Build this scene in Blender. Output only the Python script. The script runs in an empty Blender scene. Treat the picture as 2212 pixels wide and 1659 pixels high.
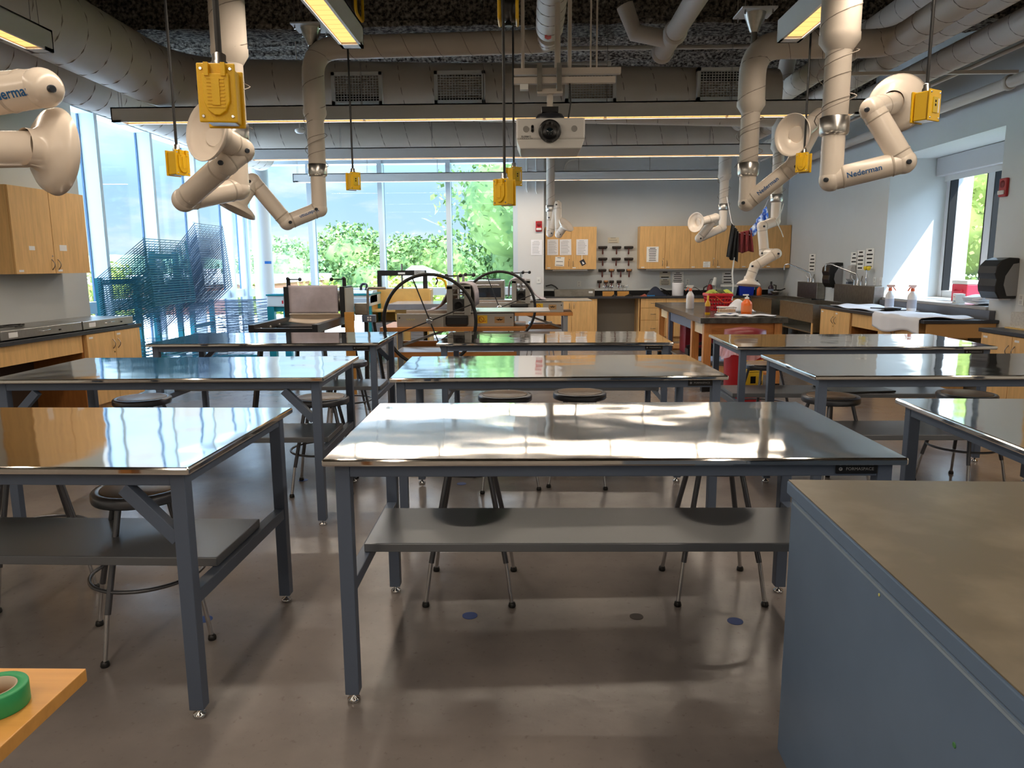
import bpy, math, random
from mathutils import Vector, Matrix
R = math.radians
SC = bpy.context.scene
COL = SC.collection
# ---------------------------------------------------------------- camera
CAM_F, CAM_P, CAM_R, CAM_H, CAM_Y = 1581.86, R(9.3088), R(-.3884), 1.555, R(1.3)
cd = bpy.data.cameras.new('camera'); cam = bpy.data.objects.new('camera', cd); COL.objects.link(cam)
cd.sensor_width = 36; cd.lens = CAM_F / 2212 * 36; cd.clip_start = .05; cd.clip_end = 3000
cam.matrix_world = (Matrix.Translation((0, 0, CAM_H)) @ Matrix.Rotation(CAM_Y, 4, 'Z') @
                    Matrix.Rotation(R(90) - CAM_P, 4, 'X') @ Matrix.Rotation(CAM_R, 4, 'Z'))
SC.camera = cam
# ---------------------------------------------------------------- colour management
SC.view_settings.view_transform = 'Standard'; SC.view_settings.look = 'None'
SC.view_settings.exposure = 0.8; SC.view_settings.gamma = 1.0
try: SC.view_settings.use_curve_mapping = False
except Exception: pass
SC.cycles.use_denoising = True
SC.cycles.max_bounces = 8; SC.cycles.transparent_max_bounces = 16
SC.cycles.diffuse_bounces = 5; SC.cycles.glossy_bounces = 4
SC.cycles.sample_clamp_indirect = 6; SC.cycles.caustics_reflective = False; SC.cycles.caustics_refractive = False
# ---------------------------------------------------------------- sky
W = bpy.data.worlds.new('sky'); SC.world = W; W.use_nodes = True
def build_sky():
    nt = W.node_tree; nt.nodes.clear(); N = nt.nodes.new; L = nt.links.new
    out = N('ShaderNodeOutputWorld'); bg = N('ShaderNodeBackground'); bg.inputs[1].default_value = 1.0
    tc = N('ShaderNodeTexCoord'); sep = N('ShaderNodeSeparateXYZ'); L(tc.outputs['Generated'], sep.inputs[0])
    mr = N('ShaderNodeMapRange'); mr.inputs[1].default_value = -.02; mr.inputs[2].default_value = .5
    L(sep.outputs['Z'], mr.inputs[0])
    ramp = N('ShaderNodeValToRGB'); cr = ramp.color_ramp
    cr.elements[0].position = 0; cr.elements[0].color = (.44, .57, .66, 1)
    cr.elements[1].position = 1; cr.elements[1].color = (6.0, 7.6, 10.0, 1)
    e = cr.elements.new(.22); e.color = (.31, .49, .68, 1)
    e = cr.elements.new(.5); e.color = (.72, 1.1, 1.5, 1)
    L(mr.outputs[0], ramp.inputs[0])
    mp = N('ShaderNodeMapping'); mp.inputs['Scale'].default_value = (1, 1, 3.6); mp.inputs['Location'].default_value = (.35, .2, .1)
    L(tc.outputs['Generated'], mp.inputs[0])
    no = N('ShaderNodeTexNoise'); no.inputs['Scale'].default_value = 4.2; no.inputs['Detail'].default_value = 8; no.inputs['Roughness'].default_value = .58
    L(mp.outputs[0], no.inputs['Vector'])
    r2 = N('ShaderNodeValToRGB'); r2.color_ramp.elements[0].position = .50; r2.color_ramp.elements[1].position = .66
    L(no.outputs[0], r2.inputs[0])
    mix = N('ShaderNodeMix'); mix.data_type = 'RGBA'
    L(r2.outputs[0], mix.inputs[0]); L(ramp.outputs[0], mix.inputs[6]); mix.inputs[7].default_value = (.66, .68, .71, 1)
    L(mix.outputs[2], bg.inputs[0]); L(bg.outputs[0], out.inputs[0])
build_sky()
# ---------------------------------------------------------------- sun
sd = bpy.data.lights.new('sun', 'SUN'); sun = bpy.data.objects.new('sun', sd); COL.objects.link(sun)
sd.energy = 6.0; sd.angle = R(.5); sd.color = (1, .96, .88)
SUN = Vector((-1.0, .85, -1.64)).normalized()
sun.rotation_euler = SUN.to_track_quat('-Z', 'Y').to_euler(); sun.location = (9, -3, 12)
LAMP = 6.0          # strength of the warm diffusers of the pendant lights

# ---------------------------------------------------------------- pixel -> point on a plane of the room
def P(u, v, x=None, y=None, z=None):
    a, b = u - 1106, v - 829.5
    cr, sr = math.cos(CAM_R), math.sin(CAM_R)
    px, py = a*cr + b*sr, -a*sr + b*cr
    c, s = math.cos(CAM_P), math.sin(CAM_P)
    X, up = px/CAM_F, -py/CAM_F
    Y, Z = c + up*s, -s + up*c
    d = Vector((X*math.cos(CAM_Y) - Y*math.sin(CAM_Y), X*math.sin(CAM_Y) + Y*math.cos(CAM_Y), Z))
    t = x/d.x if x is not None else y/d.y if y is not None else (z - CAM_H)/d.z
    return d*t + Vector((0, 0, CAM_H))

# ---------------------------------------------------------------- mesh builder
class MB:
    def __init__(s): s.v, s.f, s.s = [], [], []
    def add(s, vs, fs, sm=False):
        k = len(s.v); s.v += [tuple(q) for q in vs]
        s.f += [[k + i for i in f] for f in fs]; s.s += [sm]*len(fs); return s
    def box(s, c, d, rz=0, M=None):
        x, y, z = d[0]/2, d[1]/2, d[2]/2
        vs = [Vector((i*x, j*y, k*z)) for i in (-1, 1) for j in (-1, 1) for k in (-1, 1)]
        if M is not None: vs = [M @ q for q in vs]
        if rz: m = Matrix.Rotation(rz, 3, 'Z'); vs = [m @ q for q in vs]
        c = Vector(c)
        return s.add([q + c for q in vs], [(0, 1, 3, 2), (4, 6, 7, 5), (0, 4, 5, 1), (2, 3, 7, 6), (0, 2, 6, 4), (1, 5, 7, 3)])
    def bb(s, x0, x1, y0, y1, z0, z1): return s.box(((x0+x1)/2, (y0+y1)/2, (z0+z1)/2), (abs(x1-x0), abs(y1-y0), abs(z1-z0)))
    def beam(s, a, b, w, h, up=(0, 0, 1)):
        a, b = Vector(a), Vector(b); d = b - a; L = d.length; d.normalize()
        up = Vector(up); sx = d.cross(up)
        if sx.length < 1e-4: sx = d.cross(Vector((0, 1, 0)))
        sx.normalize(); u = sx.cross(d)
        M = Matrix((sx, d, u)).transposed()
        return s.box((a+b)/2, (w, L, h), M=M)
    @staticmethod
    def frame(d):
        d = Vector(d).normalized(); h = Vector((0, 0, 1)) if abs(d.z) < .9 else Vector((1, 0, 0))
        a = d.cross(h).normalized(); return a, d.cross(a).normalized(), d
    def lathe(s, prof, c=(0, 0, 0), ax=(0, 0, 1), n=24, sm=True, caps=True):
        a, b, d = s.frame(ax); c = Vector(c); vs = []
        for r, h in prof:
            for i in range(n):
                t = 2*math.pi*i/n; vs.append(c + d*h + (a*math.cos(t) + b*math.sin(t))*r)
        fs = [(j*n+i, (j+1)*n+i, (j+1)*n+(i+1) % n, j*n+(i+1) % n) for j in range(len(prof)-1) for i in range(n)]
        s.add(vs, fs, sm)
        if caps:
            if prof[0][0] > 1e-5: s.add(vs[:n], [tuple(range(n))])
            if prof[-1][0] > 1e-5: s.add(vs[-n:], [tuple(range(n-1, -1, -1))])
        return s
    def cyl(s, p, q, r, r2=None, n=16, caps=True):
        p, q = Vector(p), Vector(q)
        return s.lathe([(r, 0), (r if r2 is None else r2, (q-p).length)], p, q-p, n, True, caps)
    def tube(s, pts, r, n=8, closed=False, caps=True):
        pts = [Vector(q) for q in pts]; m = len(pts); rr = r if isinstance(r, (list, tuple)) else [r]*m
        T = []
        for i in range(m):
            p0, p1 = (pts[i-1], pts[(i+1) % m]) if closed else (pts[max(i-1, 0)], pts[min(i+1, m-1)])
            T.append((p1-p0).normalized())
        a = s.frame(T[0])[0]; vs = []
        for i in range(m):
            a = (a - T[i]*a.dot(T[i])).normalized(); b = T[i].cross(a)
            for k in range(n):
                t = 2*math.pi*(k+.5)/n; vs.append(pts[i] + (a*math.cos(t) + b*math.sin(t))*rr[i])
        fs = [(j*n+k, j*n+(k+1) % n, ((j+1) % m)*n+(k+1) % n, ((j+1) % m)*n+k) for j in range(m if closed else m-1) for k in range(n)]
        s.add(vs, fs, n > 5)
        if caps and not closed: s.add(vs[:n], [tuple(range(n-1, -1, -1))]); s.add(vs[-n:], [tuple(range(n))])
        return s
    def sph(s, c, r, n=14, m=9, sc=(1, 1, 1)):
        c = Vector(c); vs = []
        for j in range(m+1):
            p = math.pi*j/m
            for i in range(n):
                t = 2*math.pi*i/n
                vs.append(c + Vector((r*sc[0]*math.sin(p)*math.cos(t), r*sc[1]*math.sin(p)*math.sin(t), r*sc[2]*math.cos(p))))
        return s.add(vs, [(j*n+i, (j+1)*n+i, (j+1)*n+(i+1) % n, j*n+(i+1) % n) for j in range(m) for i in range(n)], True)
    def prism(s, poly, vec, sm=False):
        poly = [Vector(q) for q in poly]; n = len(poly); vec = Vector(vec)
        return s.add(poly + [q+vec for q in poly], [tuple(range(n-1, -1, -1)), tuple(range(n, 2*n))] + [(i, (i+1) % n, n+(i+1) % n, n+i) for i in range(n)], sm)
    def grid(s, fn, nu, nv, sm=True):
        vs = [fn(i/nu, j/nv) for j in range(nv+1) for i in range(nu+1)]; w = nu+1
        return s.add(vs, [(j*w+i, j*w+i+1, (j+1)*w+i+1, (j+1)*w+i) for j in range(nv) for i in range(nu)], sm)
    def mesh(s, name, m=None):
        me = bpy.data.meshes.new(name); me.from_pydata(s.v, [], s.f)
        me.polygons.foreach_set('use_smooth', s.s); me.validate(); me.update()
        if m: me.materials.append(m)
        return me
    def build(s, name, m, par=None, o=None, bev=0, sub=0, thick=0):
        if o is not None: o = Vector(o); s.v = [tuple(Vector(q)-o) for q in s.v]
        ob = bpy.data.objects.new(name, s.mesh(name, m)); COL.objects.link(ob)
        if par is not None: ob.parent = par
        if thick: md = ob.modifiers.new('s', 'SOLIDIFY'); md.thickness = thick; md.offset = 0
        if bev: md = ob.modifiers.new('b', 'BEVEL'); md.width = bev; md.segments = 2; md.limit_method = 'ANGLE'; md.angle_limit = R(40)
        if sub: md = ob.modifiers.new('u', 'SUBSURF'); md.levels = sub; md.render_levels = sub
        return ob

def fillet(pts, rad, k=6):
    pts = [Vector(q) for q in pts]; out = [pts[0]]
    for i in range(1, len(pts)-1):
        a, b, c = pts[i-1], pts[i], pts[i+1]; d1, d2 = (a-b).normalized(), (c-b).normalized()
        ang = d1.angle(d2)
        if ang > R(175): out.append(b); continue
        t = min(rad/math.tan(ang/2), (a-b).length*.49, (c-b).length*.49)
        p, q = b+d1*t, b+d2*t
        for j in range(k+1):
            f = j/k; out.append(p*(1-f)**2 + b*2*f*(1-f) + q*f*f)
    return out + [pts[-1]]

def tag(o, label=None, cat=None, group=None, kind=None):
    for k, v in (('label', label), ('category', cat), ('group', group), ('kind', kind)):
        if v: o[k] = v
    return o
def thing(name, label, cat, loc=(0, 0, 0), rz=0, group=None):
    o = bpy.data.objects.new(name, None); o.empty_display_size = .1; COL.objects.link(o)
    o.location = loc; o.rotation_euler = (0, 0, rz)
    return tag(o, label, cat, group)
def copy_tree(o, par=None):
    c = o.copy(); COL.objects.link(c); c.parent = par
    for ch in list(o.children): copy_tree(ch, c)
    return c
def struct(o): o['kind'] = 'structure'; return o

_tx = {}
def text_mesh(t, size, ext=.0006, spacing=1.0, shear=0, bold=0):
    k = (t, size, ext, spacing, shear, bold)
    if k not in _tx:
        c = bpy.data.curves.new('t', 'FONT'); c.body = t; c.size = size; c.extrude = ext; c.align_x = 'CENTER'; c.align_y = 'CENTER'
        c.space_character = spacing; c.shear = shear; c.offset = bold; c.resolution_u = 3
        o = bpy.data.objects.new('t', c); COL.objects.link(o)
        dg = bpy.context.evaluated_depsgraph_get(); dg.update()
        me = bpy.data.meshes.new_from_object(o.evaluated_get(dg)); bpy.data.objects.remove(o); bpy.data.curves.remove(c)
        _tx[k] = ([tuple(v.co) for v in me.vertices], [tuple(p.vertices) for p in me.polygons]); bpy.data.meshes.remove(me)
    return _tx[k]
def put_text(mb, t, size, M, **kw):
    vs, fs = text_mesh(t, size, **kw); return mb.add([M @ Vector(q) for q in vs], fs)
def face_M(loc, nrm, up=(0, 0, 1)):
    n = Vector(nrm).normalized(); u = Vector(up); u = (u - n*u.dot(n)).normalized(); x = u.cross(n)
    M = Matrix((x, u, n)).transposed().to_4x4(); M.translation = Vector(loc); return M

# ---------------------------------------------------------------- materials
def lin(c):
    return tuple((x/255/12.92 if x/255 <= .04045 else ((x/255+.055)/1.055)**2.4) for x in c) + (1,)
_m = {}
def mat(name, c, rough=.5, metal=0, spec=.5, var=0, vs=8, bump=0, bs=60, stretch=None, emit=None, es=0, trans=0, coat=0, detail=4, c2=None, alpha=1, lo=.35, hi=.65):
    if name in _m: return _m[name]
    m = bpy.data.materials.new(name); m.use_nodes = True; nt = m.node_tree; b = nt.nodes['Principled BSDF']; N = nt.nodes.new; L = nt.links.new
    b.inputs['Base Color'].default_value = lin(c); b.inputs['Roughness'].default_value = rough; b.inputs['Metallic'].default_value = metal
    b.inputs['Specular IOR Level'].default_value = spec; b.inputs['Transmission Weight'].default_value = trans; b.inputs['Coat Weight'].default_value = coat
    b.inputs['Alpha'].default_value = alpha
    if emit: b.inputs['Emission Color'].default_value = lin(emit); b.inputs['Emission Strength'].default_value = es
    if var or bump or c2:
        tc = N('ShaderNodeTexCoord'); mp = N('ShaderNodeMapping'); L(tc.outputs['Object'], mp.inputs[0])
        if stretch: mp.inputs['Scale'].default_value = stretch
    if var or c2:
        n = N('ShaderNodeTexNoise'); n.inputs['Scale'].default_value = vs; n.inputs['Detail'].default_value = detail; n.inputs['Roughness'].default_value = .6
        L(mp.outputs[0], n.inputs['Vector'])
        r = N('ShaderNodeValToRGB'); r.color_ramp.elements[0].position = lo; r.color_ramp.elements[1].position = hi
        k = lin(c); q = lin(c2) if c2 else None
        r.color_ramp.elements[0].color = tuple(min(1, x*(1-var)) for x in k[:3]) + (1,) if not q else k
        r.color_ramp.elements[1].color = tuple(min(1, x*(1+var)) for x in k[:3]) + (1,) if not q else q
        L(n.outputs[0], r.inputs[0]); L(r.outputs[0], b.inputs['Base Color'])
    if bump:
        n2 = N('ShaderNodeTexNoise'); n2.inputs['Scale'].default_value = bs; n2.inputs['Detail'].default_value = 4
        L(mp.outputs[0], n2.inputs['Vector']); bp = N('ShaderNodeBump'); bp.inputs['Strength'].default_value = bump; bp.inputs['Distance'].default_value = .02
        L(n2.outputs[0], bp.inputs['Height']); L(bp.outputs[0], b.inputs['Normal'])
    _m[name] = m; return m
def glass(name, tint=(.93, .97, .96), refl=.05):
    if name in _m: return _m[name]
    m = bpy.data.materials.new(name); m.use_nodes = True; nt = m.node_tree; nt.nodes.clear(); N = nt.nodes.new; L = nt.links.new
    o = N('ShaderNodeOutputMaterial'); t = N('ShaderNodeBsdfTransparent'); t.inputs[0].default_value = tint + (1,)
    g = N('ShaderNodeBsdfGlossy'); g.inputs['Roughness'].default_value = .02; mx = N('ShaderNodeMixShader')
    lw = N('ShaderNodeLayerWeight'); lw.inputs[0].default_value = .25
    mr = N('ShaderNodeMapRange'); mr.inputs[3].default_value = refl*.5; mr.inputs[4].default_value = refl*7
    L(lw.outputs['Facing'], mr.inputs[0]); L(mr.outputs[0], mx.inputs[0]); L(t.outputs[0], mx.inputs[1]); L(g.outputs[0], mx.inputs[2]); L(mx.outputs[0], o.inputs[0])
    _m[name] = m; return m
def emis(name, c, s):
    if name in _m: return _m[name]
    m = bpy.data.materials.new(name); m.use_nodes = True; nt = m.node_tree; nt.nodes.clear()
    o = nt.nodes.new('ShaderNodeOutputMaterial'); e = nt.nodes.new('ShaderNodeEmission'); e.inputs[0].default_value = lin(c); e.inputs[1].default_value = s
    nt.links.new(e.outputs[0], o.inputs[0]); _m[name] = m; return m

WALL = mat('wall paint', (210, 214, 214), .75, spec=.2, var=.02, vs=1.2)
WALLW = mat('white paint', (226, 228, 224), .6, spec=.3)
PIER = mat('pier paint', (214, 214, 212), .7, spec=.2)
MULL = mat('mullion aluminium paint', (200, 212, 220), .45, spec=.4)
GLASS = glass('window glass', (.95, .98, .98), .018)
FROST = glass('lower glass', (.97, .99, 1.0), .04)
MAPLE = mat('maple veneer', (222, 178, 118), .42, spec=.35, var=.10, vs=3.2, stretch=(9, 9, .9), detail=6)
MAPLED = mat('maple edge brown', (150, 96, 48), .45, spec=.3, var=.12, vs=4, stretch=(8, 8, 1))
OAK = mat('beech wood', (196, 132, 72), .45, spec=.35, var=.16, vs=4, stretch=(1.2, 9, 9), detail=6)
OAKV = mat('beech wood upright', (198, 138, 80), .45, spec=.35, var=.14, vs=4, stretch=(9, 9, 1.2), detail=6)
BENCH = mat('desk wood', (205, 150, 78), .35, spec=.4, var=.07, vs=3, stretch=(1, 12, 8))
STEEL = mat('brushed stainless', (186, 184, 180), .30, metal=1, var=.06, vs=6, stretch=(1, 14, 4))
STEELD = mat('worn stainless', (150, 146, 138), .36, metal=1, var=.14, vs=5, stretch=(1.5, 5, 3))
GREY = mat('grey powder coat', (86, 98, 118), .40, spec=.45)
SHELFM = mat('shelf steel', (112, 116, 122), .30, spec=.5, metal=.35)
CHROME = mat('chrome', (200, 200, 202), .14, metal=1)
BLACK = mat('black plastic', (22, 22, 24), .35, spec=.5)
BLACKM = mat('black matte', (20, 20, 22), .7, spec=.3)
CTOP = mat('black epoxy top', (52, 54, 60), .35, spec=.5, var=.1, vs=20)
DUCT = mat('painted duct', (196, 186, 174), .55, spec=.3, var=.03, vs=3)
SEAM = mat('duct seam', (140, 130, 120), .6, spec=.3)
PIPE = mat('tan pipe', (198, 188, 176), .5, spec=.35)
ARMW = mat('arm cream plastic', (226, 214, 200), .24, spec=.5)
ARMC = mat('arm seam', (190, 178, 164), .35, spec=.5)
LIGHTB = mat('light housing', (214, 214, 212), .45, spec=.4)
YEL = mat('yellow box', (232, 186, 26), .42, spec=.45, bump=.08, bs=200)
TEAL = mat('teal paint', (22, 134, 150), .4, spec=.4)
TEALW = mat('teal wire', (52, 122, 148), .4, spec=.4, metal=.2)
WIRE = mat('rack wire', (84, 110, 136), .35, spec=.5, metal=.4)
PAPER = mat('paper', (236, 236, 240), .8, spec=.1)
INK = mat('print ink', (70, 70, 76), .8, spec=.1)
INKB = mat('black ink', (20, 20, 22), .7, spec=.1)
NBLUE = mat('blue lettering', (24, 92, 150), .5)
RED = mat('red plastic', (196, 32, 44), .38, spec=.5)
FELT = mat('grey felt blanket', (186, 178, 186), .9, spec=.1, var=.08, vs=9)
FELTD = mat('blanket edge', (88, 86, 88), .9, spec=.1)
PRESSG = mat('press grey', (166, 164, 158), .42, spec=.45)
# ================================================================ the room shell
def floor_mat():
    m = bpy.data.materials.new('polished concrete'); m.use_nodes = True; nt = m.node_tree; b = nt.nodes['Principled BSDF']; N = nt.nodes.new; L = nt.links.new
    tc = N('ShaderNodeTexCoord')
    def noise(sc, det, ro=.6):
        n = N('ShaderNodeTexNoise'); n.inputs['Scale'].default_value = sc; n.inputs['Detail'].default_value = det; n.inputs['Roughness'].default_value = ro; L(tc.outputs['Object'], n.inputs['Vector']); return n
    def ramp(n, a, ca, z, cz):
        r = N('ShaderNodeValToRGB'); r.color_ramp.elements[0].position = a; r.color_ramp.elements[0].color = ca; r.color_ramp.elements[1].position = z; r.color_ramp.elements[1].color = cz; L(n.outputs[0], r.inputs[0]); return r
    a = ramp(noise(.9, 6), .3, lin((108, 103, 101)), .7, lin((146, 138, 133)))
    sp = ramp(noise(34, 3), .62, (1, 1, 1, 1), .72, (.80, .78, .76, 1))
    st = ramp(noise(3.1, 5, .7), .66, (1, 1, 1, 1), .74, (.70, .68, .66, 1))
    m1 = N('ShaderNodeMix'); m1.data_type = 'RGBA'; m1.blend_type = 'MULTIPLY'; m1.inputs[0].default_value = 1; L(a.outputs[0], m1.inputs[6]); L(sp.outputs[0], m1.inputs[7])
    m2 = N('ShaderNodeMix'); m2.data_type = 'RGBA'; m2.blend_type = 'MULTIPLY'; m2.inputs[0].default_value = 1; L(m1.outputs[2], m2.inputs[6]); L(st.outputs[0], m2.inputs[7])
    L(m2.outputs[2], b.inputs['Base Color'])
    rr = N('ShaderNodeMapRange'); n = noise(5, 4); L(n.outputs[0], rr.inputs[0]); rr.inputs[3].default_value = .12; rr.inputs[4].default_value = .32; L(rr.outputs[0], b.inputs['Roughness'])
    b.inputs['Specular IOR Level'].default_value = .6
    bp = N('ShaderNodeBump'); bp.inputs['Strength'].default_value = .12; bp.inputs['Distance'].default_value = .01; L(noise(9, 5).outputs[0], bp.inputs['Height']); L(bp.outputs[0], b.inputs['Normal'])
    return m
struct(MB().bb(-6.6, 7.2, -4.4, 15.8, -.2, 0).build('floor', floor_mat()))
CEIL = mat('sprayed insulation', (46, 43, 41), .95, spec=.05, vs=26, c2=(168, 160, 148), lo=.40, hi=.70, bump=1.0, bs=34, detail=6)
rnd = random.Random(3)
def deck(u, v):
    x = -6.6 + 13.8*u; y = -4.4 + 20.2*v
    return (x, y, 4.33 + (.07 if (y % .42) < .22 else 0) + rnd.uniform(-.018, .018))
c = MB().grid(deck, 60, 240, False); c.bb(-6.6, 7.2, -4.4, 15.8, 4.5, 4.6); struct(c.build('ceiling', CEIL))
def rough_beam(y, w=.34, z0=3.98, x0=-5.6, x1=5.3):
    m = MB(); k = 90; j = lambda: rnd.uniform(-.012, .012)
    pr = [(-w/2, 4.4), (-w/2, z0+.06), (-w/2-.05, z0+.05), (-w/2-.05, z0), (w/2+.05, z0), (w/2+.05, z0+.05), (w/2, z0+.06), (w/2, 4.4)]
    vs = [(x0+(x1-x0)*i/k, y+a+j(), z+j()) for i in range(k+1) for a, z in pr]; n = len(pr)
    m.add(vs, [(i*n+q, i*n+q+1, (i+1)*n+q+1, (i+1)*n+q) for i in range(k) for q in range(n-1)])
    return struct(m.build('beam', CEIL))
for y in (1.2, 4.7, 8.25, 11.9): rough_beam(y)
# left wall, turned three degrees like the counter before it
LR, LO = R(-3), Vector((-5.13, 8.5, 0))
LM = Matrix.Translation(LO) @ Matrix.Rotation(LR, 4, 'Z')          # local x = out of the wall, y = along it
def lw(x, y, z): return LM @ Vector((x, y, z))
m = MB(); m.bb(-1.2, 0, -13.2, 0, 0, 4.4); m.v = [tuple(LM @ Vector(q)) for q in m.v]
struct(m.build('wall_left', WALL))
struct(MB().bb(-6.6, 7.2, -4.4, -4.2, 0, 4.4).build('wall_front', WALL))
# back: cabinet wall, pier, header over the windows
struct(MB().bb(.31, 5.6, 15.3, 15.5, 0, 4.4).build('wall_back', WALL))
struct(MB().bb(-.2, .31, 14.6, 15.5, 0, 4.4).build('wall_pier', PIER))
struct(MB().bb(-5.9, -.2, 14.6, 14.95, 3.58, 4.4).build('wall_header', WALLW))
struct(MB().bb(-5.95, -5.55, 8.0, 14.95, 3.58, 4.4).build('wall_glass_header', WALLW))
# right wall with the deep window recess
RX, WY0, WY1, WZ0, WZ1, WX = 5.25, 8.5, 11.07, 1.0, 3.02, 6.15
m = MB(); m.bb(RX, RX+1.2, WY1, 15.5, 0, 4.4); m.bb(RX, RX+1.2, -4.4, WY0, 0, 4.4)
m.bb(RX, RX+1.2, WY0, WY1, WZ1, 4.4); m.bb(RX, RX+1.2, WY0, WY1, 0, WZ0)
struct(m.build('wall_right', WALL))
m = MB().bb(RX-.03, WX-.06, WY0+.002, WY1-.002, WZ0+.001, WZ0+.035); struct(m.build('trim_1', mat('stone sill', (170, 170, 168), .35)))
FR = mat('window aluminium', (206, 208, 212), .4)
w = MB()
for y0, y1 in ((10.975, 11.07), (9.95, 10.10), (8.5, 8.64)): w.bb(WX-.08, WX+.1, y0, y1, WZ0+.036, WZ1)
w.bb(WX-.07, WX+.09, WY0, WY1, WZ0+.036, WZ0+.13); w.bb(WX-.07, WX+.09, WY0, WY1, WZ1-.1, WZ1)
w = struct(w.build('window_9', FR))
MB().bb(WX+.05, WX+.062, WY0, WY1, WZ0+.1, WZ1-.05).build('pane', GLASS, w)
g = MB()
for y0, y1 in ((10.95, 10.975), (10.10, 10.115), (9.935, 9.95)): g.bb(WX-.085, WX+.02, y0, y1, WZ0+.13, WZ1-.1)
g.build('gasket', BLACKM, w)
sb = thing('roller_blind', 'white roller blind box mounted at the top of the sunny right window', 'window shade', (WX-.2, 9.75, 2.9))
MB().bb(WX-.26, WX-.085, WY0+.01, WY1-.02, 2.76, 3.015).build('cassette', mat('shade box', (188, 188, 192), .5), sb, o=sb.location, bev=.008)
MB().bb(WX-.17, WX-.16, WY0+.02, WY1-.1, 2.68, 2.762).build('shade_cloth', mat('shade cloth', (205, 205, 206), .8), sb, o=sb.location)
# back windows
xm = [-5.66, -4.27, -2.88, -1.55, -.245]
for i in range(4):
    a, b = xm[i], xm[i+1]; m = MB()
    m.bb(b-.045, b+.045, 14.6, 14.86, 0, 3.6)
    if i == 0: m.bb(a-.05, a+.05, 14.6, 14.86, 0, 3.6)
    m.bb(a, b, 14.62, 14.86, 3.49, 3.6); m.bb(a, b, 14.66, 14.88, .95, 1.1); m.bb(a, b, 14.66, 14.86, 0, .1)
    w = struct(m.build('window_%d' % (i+1), MULL))
    MB().bb(a+.04, b-.04, 14.79, 14.80, 1.09, 3.5).build('pane', GLASS, w)
    MB().bb(a+.04, b-.04, 14.77, 14.80, .09, .96).build('lower_panel', FROST, w)
    MB().bb(b-.05, b+.05, 14.80, 14.83, .1, 3.5).build('gasket', mat('blue grey gasket', (60, 96, 130), .5), w)
# left windows: deep fins
ym = [8.38, 9.71, 11.11, 12.53, 13.93, 14.72]
for i in range(5):
    a, b = ym[i], ym[i+1]; m = MB()
    m.bb(-5.76, -5.55, b-.035, b+.035, 0, 3.6)
    if i == 0: m.bb(-5.76, -5.55, a-.035, a+.035, 0, 3.6)
    m.bb(-5.76, -5.56, a, b, 3.49, 3.6); m.bb(-5.8, -5.66, a, b, .95, 1.1); m.bb(-5.8, -5.6, a, b, 0, .1)
    w = struct(m.build('window_%d' % (i+5), MULL)) if i < 4 else struct(m.build('window_10', MULL))
    MB().bb(-5.75, -5.74, a+.03, b-.03, 1.09, 3.5).build('pane', GLASS, w)
    MB().bb(-5.75, -5.72, a+.03, b-.03, .09, .96).build('lower_panel', FROST, w)
    MB().bb(-5.77, -5.745, b-.05, b+.06, .1, 3.5).build('gasket', mat('blue grey gasket', (60, 96, 130), .5), w)
c = struct(MB().cyl((-4.99, 13.9, 0), (-4.99, 13.9, 4.4), .175, n=40).build('column', mat('column paint', (206, 214, 218), .5)))
def tape(u, v, du, dv, nm, lab, k=0):
    c0 = P(u, v, y=13.735); a = math.asin(max(-1, min(1, (c0.x+4.99)/.18)))
    m = MB(); 
    def fn(s, t):
        q = a + (s-.5)*du/.177
        return (-4.99+.178*math.sin(q), 13.9-.178*math.cos(q), c0.z + (t-.5)*dv + k*(s-.5))
    o = m.grid(fn, 6, 1).build(nm, mat('blue tape', (20, 110, 200), .6)); o.data.update(); return tag(o, lab, 'tape')
tape(578, 567, .14, .05, 'masking_tape', 'strip of blue tape stuck on the round white column')

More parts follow.
